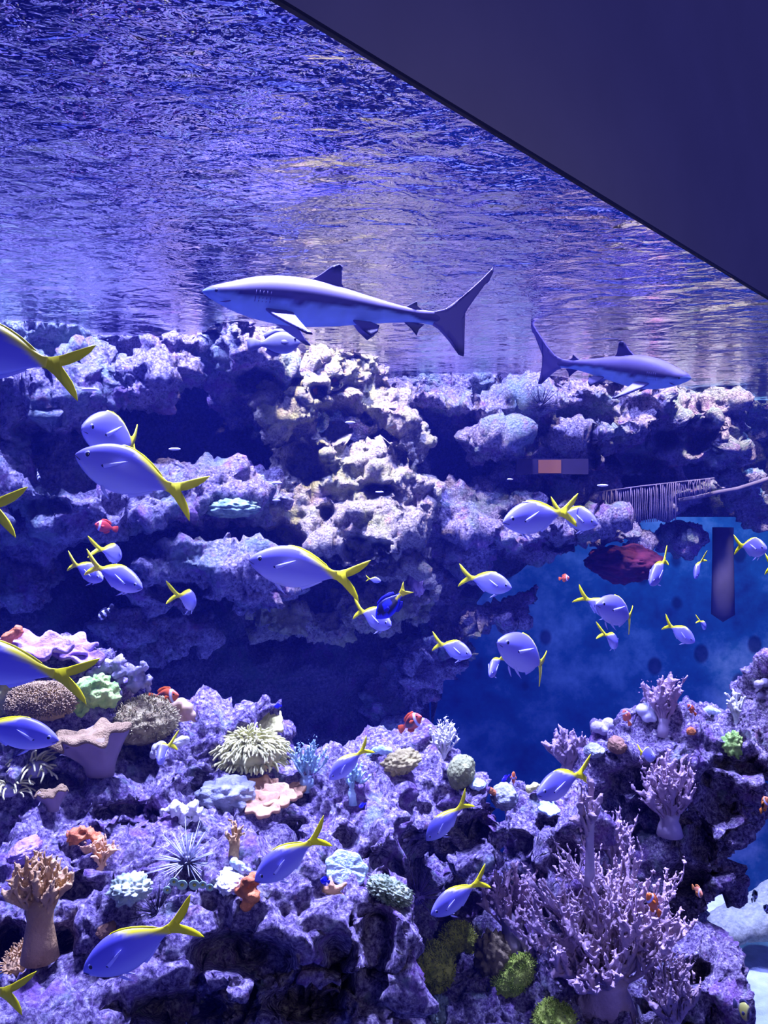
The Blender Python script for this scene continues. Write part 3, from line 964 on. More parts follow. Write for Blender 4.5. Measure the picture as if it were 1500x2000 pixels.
# nose x, y, tail-base x, y, body height (photo pixels), distance in metres, nose nearer (+1) or farther (-1)
for a in [
    (-135, 655, 92, 709, 104, 1.55, -1, 'large fusilier cut by the left frame edge at the height of the larger shark', 1),
    (158, 838, 272, 862, 88, 2.1, 1, 'pale fusilier turning its round face toward us, upper of the close pair at left', 2),
    (148, 887, 332, 952, 92, 1.85, 1, 'deep blue fusilier, lower and nearer one of the close pair at the left', 1),
    (-230, 955, -28, 988, 92, 1.7, -1, 'fusilier outside the left edge, only two yellow tail tips showing', 1),
    (201, 1132, 149, 1104, 38, 2.75, 1, 'small fusilier half hidden behind another one, over the dark cave at the left', 1),
    (278, 1149, 194, 1110, 50, 2.5, 1, 'fusilier with broad yellow back swimming down right over the dark cave', 1),
    (236, 1088, 206, 1073, 38, 2.8, -1, 'short-looking fusilier swimming away, just below the red clownfish in the cave', 0),
    (380, 1180, 358, 1163, 40, 2.6, -1, 'short-looking fusilier swimming away, below the jutting ledge left of the large mid-water fusilier', 0),
    (487, 1093, 657, 1124, 79, 2.2, 1, 'large fusilier in profile facing left in the middle, above the blue tang', 1),
    (764, 1222, 708, 1195, 44, 2.9, 1, 'fusilier partly covered by the dark blue tang', 1),
    (921, 1280, 863, 1259, 37, 3.3, 1, 'slim fusilier heading down right, just left of the large one by the blue wall', 1),
    (999, 1148, 921, 1129, 43, 3.2, 1, 'fusilier facing right under the grey-green ledge in the middle', 1),
    (983, 1020, 1094, 1002, 64, 2.9, 1, 'rounded fusilier facing left whose yellow tail crosses a second tail to make a star', 1),
    (1167, 1024, 1096, 1001, 46, 3.05, 1, 'fusilier facing right behind the crossed yellow tails', 1),
    (971, 1254, 1069, 1298, 72, 2.75, 1, 'large fusilier facing left with a yellow tail hanging down before the open blue wall', 2),
    (957, 1320, 971, 1286, 33, 3.1, 1, 'small steep fusilier standing nose down against the larger one before the blue wall', 0),
    (1163, 1180, 1241, 1206, 57, 3.0, 1, 'very pale fusilier facing left, front one of the overlapping pair before the blue wall', 2),
    (1212, 1205, 1146, 1170, 36, 3.25, 1, 'fusilier mostly hidden behind a very pale one, its tail pointing up left', 1),
    (1203, 1262, 1190, 1240, 30, 3.8, -1, 'tiny fusilier swimming away below the overlapping pair before the blue wall', 0),
    (1357, 1254, 1311, 1224, 32, 3.6, 1, 'fusilier diving to the right, rightmost of those low before the blue wall', 1),
    (1377, 1228, 1372, 1214, 16, 4.6, -1, 'tiniest pale fusilier, a fleck before the blue wall near the right edge', 0),
    (1270, 1141, 1296, 1098, 39, 3.4, 1, 'violet fusilier nose down left, below the reflected curtain', 1),
    (1358, 1130, 1364, 1096, 23, 4.0, 1, 'thin violet fusilier seen nearly head-on beside the reflected post at the right', 0),
    (1498, 1073, 1449, 1066, 38, 3.5, 1, 'fusilier facing right at the right edge beside the reflected post', 1),
    (1560, 1120, 1510, 1106, 40, 3.5, 1, 'fusilier beyond the right edge of which only two tail tips show', 1),
    (-120, 1275, 106, 1316, 86, 1.65, 1, 'large fusilier cut by the left frame edge above the brown mushroom coral', 1),
    (114, 1446, -36, 1416, 62, 1.9, 1, 'fusilier facing right at the left frame edge below the brown mushroom coral', 1),
    (310, 1488, 322, 1456, 38, 2.25, 1, 'small upright fusilier beside the folded brown leather coral', 0),
    (643, 1522, 704, 1470, 38, 2.5, 1, 'slim fusilier diving left over the turquoise branching coral', 1),
    (1049, 1552, 1128, 1514, 57, 2.7, 1, 'rounded fusilier diving left over the small overhanging rock', 1),
    (832, 1641, 897, 1578, 42, 2.55, 1, 'fusilier diving left in the dark gap under the middle mound', 1),
    (498, 1720, 606, 1646, 64, 1.95, 1, 'blue fusilier diving left over the rock next to the pale plate coral', 1),
    (842, 1787, 926, 1729, 49, 2.35, 1, 'fusilier diving left whose tail touches the brown end of the great soft coral', 1),
    (163, 1897, 330, 1815, 84, 1.55, 1, 'largest fusilier low in front, facing left below the black sea urchins', 1),
    (-170, 1935, 2, 1938, 80, 1.5, 1, 'fusilier cut by the lower left corner, only its yellow tail showing', 1),
    (1279, 1478, 1254, 1470, 28, 3.25, 1, 'small round fusilier before the right rock tower, under the mauve bush', 1),
    (744, 1135, 722, 1131, 12, 3.4, 1, 'tiny slender fusilier right of the large mid-water one', 1),
]:
    fusilier(*a)

# ------------------------------------------------------------------ sharks
M_shark = mat_vcol('shark_skin', 0.55, 0.22)
M_finc = mat_vcol('shark_fin', 0.45, 0.3)
SUP = ([0, .02, .06, .12, .20, .30, .42, .55, .68, .80, .90, 1.0], [.004, .018, .034, .055, .082, .100, .102, .086, .062, .042, .031, .034])
SDN = ([0, .02, .06, .12, .20, .30, .42, .55, .68, .80, .90, 1.0], [-.010, -.024, -.044, -.068, -.090, -.104, -.104, -.086, -.062, -.040, -.028, -.030])
SHW = ([0, .02, .06, .12, .20, .30, .42, .55, .68, .80, .90, 1.0], [.012, .040, .064, .080, .092, .096, .090, .074, .052, .032, .019, .010])
GREY, DARK, WHITE, BLACK = (0.105, 0.083, 0.195), (0.045, 0.035, 0.13), (0.28, 0.42, 0.66), (0.02, 0.015, 0.06)


def shark(name, N, T, girth, label, bend, up=None, roll=0.0):
    root = empty(name, (0, 0, 0), label, 'shark', 'blacktip reef sharks')
    root.matrix_world = frame_matrix(N, T, girth, 0.206, up, roll)

    def bf(x):
        return bend * np.maximum(x - 0.4, 0) ** 2

    def lift(x):
        return 0 * x
    v, f = loft(SUP, SDN, SHW, 60, 32, bend=bf)
    raw = loft(SUP, SDN, SHW, 60, 32)[0]
    x, z = raw[:, 0], raw[:, 2]
    line = np.interp(x, [0, .06, .2, .26, .4, .62, .8, 1.0], [-.004, -.006, -.022, -.02, -.030, -.008, -.004, -.030]) + 0.004 * np.sin(x * 60)
    c = mix(WHITE, DARK, (z - line) / 0.012)
    c = np.where((z > line + .012)[:, None], mix(DARK, GREY, (z - line - .012) / 0.022), c)
    mott = fbm(raw * np.array([40, 20, 40]), 4, 2) * 0.10 + 1
    add('body', new_mesh('body', v, f, M_shark, cols=np.clip(c * mott[:, None], 0, 1)), root)

    def fin(nm, outline, tipfun, base=GREY, thick=.006, yaw=0, origin=None, pos=(0, 0, 0), rot=None, bent=True):
        vv, ff = fin_arrays(outline, thick, None, yaw, origin, steps=5)
        bm = bmesh.new()
        bv = [bm.verts.new(tuple(q_)) for q_ in vv]
        for q_ in ff:
            bm.faces.new([bv[i_] for i_ in q_])
        bmesh.ops.triangulate(bm, faces=bm.faces[:])
        bmesh.ops.subdivide_edges(bm, edges=[e_ for e_ in bm.edges if e_.calc_length() > .012], cuts=4, use_grid_fill=True)
        bm.verts.index_update()
        vv = np.array([tuple(q_.co) for q_ in bm.verts])
        ff = [tuple(q_.index for q_ in f_.verts) for f_ in bm.faces]
        bm.free()
        t = np.clip(tipfun(vv[:, 0], vv[:, 2]), 0, 1)
        cc = np.array(base) * (1 - t[:, None]) + np.array(BLACK) * t[:, None]
        if rot is not None:
            vv = vv @ np.array(rot).T
        vv = vv + np.array(pos)
        if bent:
            vv[:, 1] += bf(vv[:, 0])
        return add(nm, new_mesh(nm, vv, ff, M_finc, cols=cc), root)

    fin('dorsal_fin', [(.42, .090), (.47, .125), (.515, .168), (.545, .182), (.562, .172), (.562, .13), (.565, .098), (.585, .070), (.50, .075)],
        lambda x, z: (z - .146) / .008, GREY, .009)
    fin('second_dorsal_fin', [(.835, .032), (.87, .052), (.892, .068), (.896, .045), (.925, .028), (.88, .025)], lambda x, z: (z - .040) / .012, GREY, .005)
    fin('tail_fin', [(.965, .030), (1.02, .050), (1.09, .115), (1.17, .205), (1.215, .262), (1.222, .250), (1.205, .200), (1.195, .196), (1.13, .085), (1.095, .012), (1.105, -.06), (1.125, -.150), (1.10, -.145), (1.05, -.090), (1.00, -.045), (.965, -.028)],
        lambda x, z: np.maximum((-z - .095) / .03, (z - .235) / .02), (0.13, 0.10, 0.23), .010)
    fin('anal_fin', [(.84, -.030), (.875, -.055), (.905, -.085), (.912, -.055), (.935, -.030), (.88, -.026)], lambda x, z: (-z - .035) / .02, DARK, .005)
    for s in (1, -1):
        a = s * math.radians(122)
        # fins droop outward: outline's z axis turned about the body axis
        R = [(1, 0, 0), (0, math.cos(a), -math.sin(a)), (0, math.sin(a), math.cos(a))]
        fin('pectoral_fin', [(.255, 0), (.33, .0), (.375, .02), (.39, .06), (.435, .165), (.46, .20), (.44, .198), (.36, .125), (.29, .055)], lambda x, z: (z - .150) / .02, (0.15, 0.13, 0.30), .006,
            pos=(0, -s * .070, -.052), rot=R)
        R2 = [(1, 0, 0), (0, math.cos(s * 2.45), -math.sin(s * 2.45)), (0, math.sin(s * 2.45), math.cos(s * 2.45))]
        fin('pelvic_fin', [(.62, 0), (.70, 0), (.735, .015), (.728, .055), (.70, .085), (.655, .045)], lambda x, z: (z - .040) / .02, (0.14, 0.12, 0.28), .005,
            pos=(0, -s * .035, -.055), rot=R2)
        M = Mesh()
        M.ellipsoid((.062, s * .0625, -.002), (.009, .004, .007), nu=12, nv=7)
        add('eye', M.mesh('eye', M_eye), root)
        for g in range(5):
            gx = .215 + g * .015
            v2, f2 = fin_arrays([(gx, -.035), (gx + .004, -.03), (gx + .010, .012), (gx + .006, .018)], .003, steps=3)
            v2[:, 1] += s * (np.interp(gx, [.2, .3], [.092, .0955]) * np.sqrt(np.clip(1 - (v2[:, 2] / .098) ** 2, 0, 1)) - .001)
            add('gill_slit', new_mesh('gill_slit', v2, f2, mat_gill), root)
        v2, f2 = fin_arrays([(.075, -.046), (.10, -.040), (.122, -.034), (.122, -.039), (.10, -.046)], .003, steps=2)
        v2[:, 1] += s * .066
        add('mouth', new_mesh('mouth', v2, f2, mat_gill), root)
    return root


mat_gill = mat_plain('dark_gill_skin', (0.10, 0.08, 0.22), 0.6, 0.1, 5)  # dark violet of the gill slits and mouth line
shark('blacktip_shark', at(397, 568, 2.62), at(862, 622, 2.72), 92 / F * 2.67, 'larger blacktip reef shark swimming left just below the rippled surface', 0.10, (0.0, -0.12, 1))
shark('blacktip_shark', at(1349, 738, 3.75), at(1100, 708, 4.15), 62 / F * 3.95, 'smaller blacktip reef shark swimming right above the grey-green ledge', 0.25, (0, -0.30, 1))

# ------------------------------------------------------------------ other fish
OUP = ([0, .06, .15, .28, .45, .62, .78, .92, 1.0], [.02, .10, .18, .26, .29, .25, .17, .085, .075])
ODN = ([0, .06, .15, .28, .45, .62, .78, .92, 1.0], [-.03, -.10, -.18, -.26, -.28, -.25, -.17, -.08, -.07])
OHW = ([0, .06, .15, .28, .45, .62, .78, .92, 1.0], [.02, .06, .09, .115, .12, .10, .065, .03, .018])


def small_fish(name, nx, ny, tx, ty, h, d, label, cat, colfun, fincol, sign=1, tail='round', tailcol=None, group=None, ratio=0.55, eye=True):
    d = clear_of_reef(nx, ny, tx, ty, h, d)
    N, T, hm = ends(nx, ny, tx, ty, h, d, sign, ratio)
    root = empty(name, (0, 0, 0), label, cat, group)
    root.matrix_world = frame_matrix(N, T, hm, 0.57)
    v, f = loft(OUP, ODN, OHW, 26, 18)
    add('body', new_mesh('body', v, f, M_fish, cols=np.clip(colfun(v[:, 0], v[:, 2]), 0, 1)), root)
    mf = mat_plain(name + '_fin', fincol, 0.5, 0.1, 8)
    mt = mat_plain(name + '_tail', tailcol, 0.5, 0.1, 8) if tailcol else mf
    o = [(.96, .07), (1.08, .13), (1.26, .17), (1.31, .10), (1.32, 0), (1.31, -.10), (1.26, -.17), (1.08, -.13), (.96, -.07)]
    if tail == 'fork':
        o = [(.96, .07), (1.1, .12), (1.32, .24), (1.22, .10), (1.15, 0), (1.22, -.10), (1.32, -.24), (1.1, -.12), (.96, -.07)]
    v, f = fin_arrays(o, .01, steps=2)
    add('tail_fin', new_mesh('tail_fin', v, f, mt), root)
    v, f = fin_arrays([(.24, .235), (.34, .34), (.55, .365), (.78, .31), (.90, .22), (.86, .12), (.66, .22), (.45, .27)], .012, steps=2)
    add('dorsal_fin', new_mesh('dorsal_fin', v, f, mf), root)
    v, f = fin_arrays([(.52, -.26), (.60, -.34), (.78, -.31), (.90, -.20), (.84, -.12), (.68, -.21)], .012, steps=2)
    add('anal_fin', new_mesh('anal_fin', v, f, mf), root)
    for s in (1, -1):
        v, f = fin_arrays([(.30, .0), (.40, .05), (.50, .03), (.50, -.06), (.40, -.09)], .006, None, .3 * s, (.30, 0), steps=2)
        v[:, 1] += s * .115
        add('pectoral_fin', new_mesh('pectoral_fin', v, f, mf), root)
        M = Mesh()
        M.ellipsoid((.13, s * .082, .06), (.035, .014, .035), nu=12, nv=7)
        add('eye', M.mesh('eye', M_eye), root)
    return root


def clown(dark, orange=(0.85, 0.16, 0.03)):
    def c(x, z):
        base = np.tile(np.array(orange), (len(x), 1))
        if dark:
            t = np.clip((0.17 - np.hypot((x - .58) * .5, z * .9)) / .04, 0, 1)
            base = base * (1 - t[:, None]) + np.array((0.05, 0.01, 0.015)) * t[:, None]
        band = (np.abs(x - .25 - .03 * z) < .055)
        base[band] = (0.70, 0.74, 1.0)
        return base
    return c


def humbug(x, z):
    base = np.tile(np.array((0.80, 0.84, 0.95)), (len(x), 1))
    for c in (.10, .42, .76):
        base[np.abs(x - c - .15 * z) < .10] = (0.01, 0.01, 0.03)
    return base


def solid(a, b=None):
    b = b or a
    return lambda x, z: mix(a, b, (0.1 - z) / 0.3)


def tangc(x, z):
    base = np.tile(np.array((0.02, 0.03, 0.75)), (len(x), 1))
    d = np.hypot((x - .52) * .62, z - .07)
    base[(d < .23) & (d > .10)] = (0.005, 0.005, 0.06)
    base[(x > .8) & (np.abs(z) < .05)] = (0.8, 0.7, 0.02)
    return base


small_fish('blue_tang', 735, 1208, 783, 1161, 36, 2.75, 'dark blue tang with a yellow tail before the fusilier in the middle', 'fish', tangc, (0.01, 0.01, 0.35), 1, 'fork', (0.80, 0.72, 0.03))
CG = 'clownfish'
for a in [
    (185, 1024, 220, 1032, 23, 3.35, 'red clownfish in the cave at the left, above the short-looking fusilier', False, (0.60, 0.06, 0.03)),
    (349, 1358, 304, 1361, 30, 2.55, 'dark-bodied clownfish with orange fins behind the tan bubble coral', True, (0.62, 0.11, 0.02)),
    (823, 1399, 789, 1420, 30, 3.1, 'dusky orange clownfish hovering above the middle mound', True, (0.58, 0.09, 0.04)),
    (1003, 1508, 1003, 1532, 18, 3.0, 'bright orange clownfish standing upright over the small overhanging rock', False, (0.92, 0.22, 0.04)),
    (1264, 1745, 1284, 1778, 24, 2.45, 'bright orange clownfish peeping out of the great mauve soft coral', False, (0.92, 0.22, 0.04)),
    (1112, 1128, 1096, 1130, 13, 4.2, 'small red clownfish under the middle ledge before the dark cave', False, (0.70, 0.14, 0.06)),
    (1372, 1748, 1356, 1735, 20, 3.1, 'small rust clownfish against the right rock tower near the tilted flat rock', False, (0.60, 0.22, 0.10)),
    (1500, 1558, 1488, 1580, 20, 3.2, 'dark orange clownfish at the right edge before the blue wall', True, (0.66, 0.22, 0.08)),
    (1218, 1386, 1228, 1410, 14, 3.5, 'small orange and purple clownfish left of the white lump coral', False, (0.75, 0.20, 0.12)),
    (1343, 1376, 1356, 1392, 12, 3.35, 'tiny red clownfish on the crest of the right rock tower', False, (0.75, 0.14, 0.06)),
]:
    small_fish('clownfish', *a[:6], a[6], 'fish', clown(a[7], a[8]), a[8], group=CG)
for a in [
    (191, 1211, 214, 1188, 15, 3.1, 'black and white striped damselfish in the dark cave at the left'),
    (1478, 1742, 1470, 1756, 16, 3.6, 'striped damselfish over the tilted flat rock'),
    (1338, 1570, 1343, 1583, 12, 3.25, 'tiny striped damselfish beside the mauve bush on the right rock tower'),
    (1492, 1770, 1502, 1780, 13, 3.6, 'striped damselfish at the right edge over the flat rock'),
    (77, 940, 73, 922, 12, 3.5, 'dark striped damselfish against the ledge at the far left'),
]:
    small_fish('damselfish', *a[:6], a[6], 'fish', humbug, (0.02, 0.02, 0.05), group='striped damselfish')
for a in [
    (535, 1379, 547, 1379, 9, 2.9, 'tiny electric blue damselfish above the pale yellow plate coral'),
    (701, 1576, 712, 1571, 9, 2.3, 'tiny electric blue damselfish low against the middle mound'),
    (980, 1526, 992, 1517, 11, 3.0, 'tiny electric blue damselfish next to the upright orange clownfish'),
    (626, 1718, 640, 1722, 13, 2.0, 'dark blue damselfish hiding under the pale plate coral'),
]:
    small_fish('damselfish', *a[:6], a[6], 'fish', solid((0.01, 0.01, 0.80)), (0.01, 0.01, 0.55), group='electric blue damselfish')
small_fish('butterflyfish', 1468, 1985, 1440, 1964, 36, 3.0, 'dusky yellow round fish low over the white sand', 'fish', lambda x, z: np.where((np.abs(x - .13) < .06)[:, None], np.array((.03, .03, .05)), mix((.46, .46, .10), (.10, .09, .18), (np.abs(x - .5) - .22) / .2)), (0.05, 0.05, 0.12), ratio=0.8)
small_fish('grey_surgeonfish', 586, 668, 508, 672, 44, 3.3, 'dull grey fish half hidden below the larger shark at the surface', 'fish', solid((0.20, 0.19, 0.30), (0.26, 0.27, 0.40)), (0.18, 0.17, 0.28), -1)
# ------------------------------------------------------------------ corals and other reef life


def scale_at(d):
    return d / F


def coral_root(name, px, py, d, label, cat='coral', group=None):
    return empty(name, at(px, py, d), label, cat, group)


def branch_piece(M, rng, p, dirv, length, rad, depth, spread, stub):
    """One main branch with side branches ending in stubby polyps."""
    pts, r = [Vector(p)], [rad]
    d = Vector(dirv).normalized()
    n = 5
    for i in range(n):
        d = (d + Vector((rng.uniform(-.18, .18), rng.uniform(-.18, .18), rng.uniform(-.05, .22)))).normalized()
        pts.append(pts[-1] + d * (length / n))
        r.append(rad * (1 - 0.55 * (i + 1) / n))
    M.tube(pts, r, 7)
    if depth > 0:
        k = 5 if depth == 1 else 6
        for i in range(k):
            t = 0.35 + 0.65 * i / (k - 1)
            q = pts[0].lerp(pts[-1], t) if False else pts[min(n, int(t * n))]
            nd = (d + Vector((rng.uniform(-1, 1), rng.uniform(-1, 1), rng.uniform(-.3, .8))) * spread).normalized()
            branch_piece(M, rng, q, nd, length * rng.uniform(.36, .58), rad * 0.68, depth - 1, spread, stub)
    else:
        for i in range(stub):
            q = pts[rng.randint(2, n)]
            nd = (d + Vector((rng.uniform(-1, 1), rng.uniform(-1, 1), rng.uniform(-.5, .9)))).normalized()
            e = q + nd * rad * rng.uniform(2.2, 3.6)
            M.tube([q, (q + e) / 2, e], [rad * .62, rad * .62, rad * .75], 5)


def tree_coral(name, px, py, d, hpx, wpx, mat, label, nb=8, depth=2, seed=0, stalk=0.45, mstalk=None, vox=0.0045, rad=0.075, spread=0.75, stub=3, lean=0.0, droop=0.55, fwd=0.0, fat=1.0):
    """Soft coral: a pale stalk that opens into branches."""
    rng = random.Random(seed)
    d = reef_at(px, py, d) + 0.01 - fwd
    s = scale_at(d)
    H, Wd = hpx * s, wpx * s
    root = coral_root(name, px, py, d, label)
    M = Mesh()
    hs = H * stalk
    rs = max(min(Wd * 0.13, H * 0.17), 0.012) * fat
    M.tube([(0, 0, -0.04), (0.0, 0, 0.0), (lean * .3 * hs, 0, hs * .5), (lean * hs * .7, 0, hs)], [rs * 1.5, rs * 1.25, rs, rs * 1.15], 12)
    v, f = M.arrays()
    add('stalk', new_mesh('stalk', v, f, mstalk or mat), root)
    for k in range(nb):
        a = 2 * math.pi * (k * 0.618 + rng.random() * .15)
        out = math.sqrt((k + .5) / nb)
        B = Mesh()
        st = Vector((lean * hs * .7 + math.cos(a) * rs * .5, math.sin(a) * rs * .5, hs * rng.uniform(.55, .95)))
        tip = Vector((math.cos(a) * out * Wd * .52 + lean * H, math.sin(a) * out * Wd * .34, H * (1 - droop * out ** 2.4) * rng.uniform(.88, 1.02)))
        dv = tip - st
        branch_piece(B, rng, st, dv, dv.length * .86, max(H * rad * .45, vox * 1.3), depth, spread, stub)
        v, f = B.fused(vox)
        add('branch', new_mesh('branch', v, f, mat), root)
    return root


def dome(name, px, py, d, rx, ry, mat, label, seed=0, cat='coral', rd=None, knob=0.10, freq=9.0, ang=0.0, spikes=0, slen=0.012, group=None, base=None, fine=0.04):
    """Rounded colony; (px, py) is its middle in the photo."""
    d = reef_at(px, py + ry * .3, d) - 0.2 * (rd if rd else .03)
    s = scale_at(d)
    R = np.array([rx * s, (rd if rd else (rx + ry) / 2 * s), ry * s])
    v, f = sphere_arrays(84, 56)
    raw = v.copy()
    k = knob * (0.5 - worley(raw * freq * 0.35 + seed, seed)) * 1.4 + fine * fbm(raw * freq * 1.3 + seed, seed + 5, 3) + 0.10 * fbm(raw * 1.6 + seed, seed + 3, 2)
    v = v * (1 + k)[:, None] * R
    ca, sa = math.cos(ang), math.sin(ang)
    Rm = np.array([(ca, 0, sa), (0, 1, 0), (-sa, 0, ca)])
    v = v @ Rm.T
    me = new_mesh(name if not spikes else 'colony_body', v, f, mat)
    if not spikes:
        o = add(name, me, None, at(px, py, d))
        return tag(o, label, cat, group)
    root = coral_root(name, px, py, d, label, cat, group)
    add('colony_body', me, root)
    rng = random.Random(seed)
    M = Mesh()
    nv = len(v)
    for i in range(spikes):
        j = rng.randrange(nv)
        p = Vector(v[j])
        if p.z < -0.5 * R[2]:
            continue
        n = Vector(Rm @ (raw[j] / R)).normalized()
        n = (n + Vector((rng.uniform(-.5, .5), rng.uniform(-.5, .5), rng.uniform(-.2, .5)))).normalized()
        e = p + n * slen * rng.uniform(.7, 1.3)
        M.tube([p - n * .002, (p + e) / 2, e], [slen * .16, slen * .15, slen * .19], 4)
    o = add('polyp_coat', M.mesh('polyp_coat', base or mat), root)
    o['kind'] = 'stuff'
    return root


def plate(name, px, py, d, rx, ry, mat, label, seed=0, tilt=25, wave=0.12, ang=0.0, thick=0.012, cat='coral', lobes=5, cup=0.15, lob=.10):
    """Wavy plate or leaf of coral, its face tilted towards the viewer."""
    d = reef_at(px, py + ry * .6, d) - 0.02
    s = scale_at(d)
    nr, na = 10, 64
    rng = np.random.RandomState(seed)
    ph = rng.rand(6) * 6.28
    v = []
    for i in range(nr + 1):
        t = i / nr
        for j in range(na):
            a = 2 * math.pi * j / na
            edge = 1 + lob * math.sin(lobes * a + ph[0]) + .06 * math.sin((lobes + 4) * a + ph[1]) + .04 * math.sin(3 * a + ph[2])
            x, y = math.cos(a) * t * edge, math.sin(a) * t * edge
            z = wave * t * t * math.sin(lobes * a + ph[3]) + cup * t * t + .03 * math.sin(9 * a + ph[4]) * t
            v.append((x, y, z))
    v = np.array(v)
    v[:, 2] += .03 * fbm(v * 6, seed, 3)
    R = np.array([rx * s, ry * s / max(math.sin(math.radians(tilt)), .3), (rx + ry) / 2 * s])
    v = v * R
    n = len(v)
    low = v - np.array([0, 0, thick])
    f = []
    for i in range(nr):
        for j in range(na):
            a, b = i * na + j, i * na + (j + 1) % na
            f.append((a, a + na, b + na, b))
            f.append((n + b, n + b + na, n + a + na, n + a))
    for j in range(na):
        a, b = nr * na + j, nr * na + (j + 1) % na
        f.append((a, n + a, n + b, b))
    v = np.concatenate([v, low])
    t = math.radians(tilt)
    Rx = np.array([(1, 0, 0), (0, math.cos(t), -math.sin(t)), (0, math.sin(t), math.cos(t))])
    v = v @ Rx.T
    ca, sa = math.cos(ang), math.sin(ang)
    v = v @ np.array([(ca, 0, sa), (0, 1, 0), (-sa, 0, ca)]).T
    o = add(name, new_mesh(name, v, f, mat), None, at(px, py, d))
    return tag(o, label, cat)


def lumps(name, px, py, d, pts, mat, label, vox=0.006, cat='coral', rough=0.0, seed=0, group=None):
    """Colony of fused round lumps; pts are (dx, dy, r) in photo pixels."""
    d = reef_at(px, py + 8, d) - 0.01
    s = scale_at(d)
    rng = random.Random(seed)
    M = Mesh()
    for dx, dy, r in pts:
        M.ellipsoid((dx * s, rng.uniform(-.4, .4) * r * s, -dy * s), (r * s, r * s, r * s * rng.uniform(.85, 1.05)), nu=14, nv=9)
    v, f = M.fused(vox)
    if rough:
        v = v + normals(v, f) * (rough * fbm(v / (12 * s), seed, 3))[:, None]
    o = add(name, new_mesh(name, v, f, mat), None, at(px, py, d))
    return tag(o, label, cat, group)


def urchin(px, py, d, r, label, mat, n=70, seed=0, mcore=None):
    d = reef_at(px, py, d)
    d -= r * .18 / F * d
    s = scale_at(d)
    rng = random.Random(seed)
    root = coral_root('sea_urchin', px, py, d, label, 'sea urchin', 'sea urchins')
    M = Mesh()
    M.ellipsoid((0, 0, 0), (r * .22 * s, r * .22 * s, r * .2 * s))
    add('urchin_body', M.mesh('urchin_body', mcore or mat), root)
    M = Mesh()
    M.tube([(0, 0, r * .1 * s), (0, 0, r * .5 * s), (0, 0, r * s)], [r * .014 * s, r * .011 * s, r * .004 * s], 5)
    me = M.mesh('spine', mat)
    for i in range(n):
        z = rng.uniform(-.25, 1)
        a = rng.uniform(0, 2 * math.pi)
        q = math.sqrt(1 - z * z)
        o = add('spine', me, root)
        o.rotation_euler = Vector((q * math.cos(a), q * math.sin(a), z)).to_track_quat('Z', 'Y').to_euler()
        k = rng.uniform(.65, 1.1)
        o.scale = (1, 1, k)
    return root


def tentacles(name, px, py, d, w, h, mat, label, n=40, seed=0, cat='anemone', length=30, thick=2.4, curl=0.8, mbase=None, updir=0.7, tip=None):
    """Anemone: a base disc and separate curved tentacles."""
    d = reef_at(px, py + h * .4, d) - 0.02
    s = scale_at(d)
    rng = random.Random(seed)
    root = coral_root(name, px, py, d, label, cat)
    M = Mesh()
    M.ellipsoid((0, 0, -h * .2 * s), (w * .42 * s, w * .3 * s, h * .34 * s))
    add('column', M.mesh('column', mbase or mat), root)
    rest = Mesh()
    for i in range(n):
        a = rng.uniform(0, 2 * math.pi)
        q = math.sqrt(rng.random()) * .98
        side = rng.choice((1, 1, 1, -.6))
        p = Vector((math.cos(a) * q * w * .42 * s, math.sin(a) * q * w * .3 * s, (side * h * .34 * math.sqrt(1 - q * q * .95) - h * .2) * s))
        dv = Vector((math.cos(a) * q, math.sin(a) * q - .2, updir * (1.2 - q * .6))).normalized()
        pts = [p]
        ln = length * s * rng.uniform(.7, 1.2) / 5
        for k in range(5):
            dv = (dv + Vector((rng.uniform(-1, 1) * curl * .35, rng.uniform(-1, 1) * curl * .35, -curl * .22 + rng.uniform(-.1, .1)))).normalized()
            pts.append(pts[-1] + dv * ln)
        B = Mesh()
        t = thick * s
        B.tube(pts, [t, t, t * .95, t * .9, t * .85, t * (tip or .8)], 6)
        if i < 90:
            add('tentacle', B.mesh('tentacle', mat), root)
        else:
            rest.put(*B.arrays())
    if n > 90:
        add('tentacle_mop', rest.mesh('tentacle_mop', mat), root)['kind'] = 'stuff'
    return root


def funnel(name, px, py, d, rpx, hpx, mcap, mstalk, label, seed=0, lean=0.0):
    """Leather coral: smooth stalk flaring into a folded, wavy fuzzy cap; (px, py) is its foot."""
    d = reef_at(px, py, d) - 0.015
    s = scale_at(d)
    R, H = rpx * s, hpx * s
    root = coral_root(name, px, py, d, label)
    na = 90
    ph = random.Random(seed).uniform(0, 6)

    def ring(r, z, w):
        out = []
        for j in range(na):
            a = 2 * math.pi * j / na
            rr = r * (1 + w * (.09 * math.sin(4 * a + ph) + .07 * math.sin(7 * a + 2 * ph)))
            zz = z + w * (.09 * math.sin(4 * a + ph + 1.2) + .06 * math.sin(9 * a + ph) + .17 * math.sin(a + 1.3))
            x = rr * R * math.cos(a) + lean * max(zz, 0) * H
            out.append((x, rr * R * .62 * math.sin(a), zz * H))
        return out

    def skin(prof, nm, mat):
        v, f = [], []
        for q in prof:
            v += ring(*q)
        for i in range(len(prof) - 1):
            for j in range(na):
                k = (j + 1) % na
                f.append((i * na + j, i * na + k, (i + 1) * na + k, (i + 1) * na + j))
        f.append(tuple(reversed(range(na))))
        f.append(tuple(range((len(prof) - 1) * na, len(prof) * na)))
        add(nm, new_mesh(nm, v, f, mat), root)
    skin([(.34, -.15, 0), (.40, .08, .05), (.52, .25, .2), (.70, .45, .5), (.86, .62, .8), (.98, .72, 1.0), (.97, .74, 1.0)], 'stalk', mstalk)
    skin([(.90, .72, 1.0), (.99, .725, 1.0), (1.02, .755, 1.0), (1.0, .80, 1.0), (.90, .84, .9), (.70, .86, .6), (.45, .84, .35), (.15, .80, .1)], 'cap', mcap)
    return root


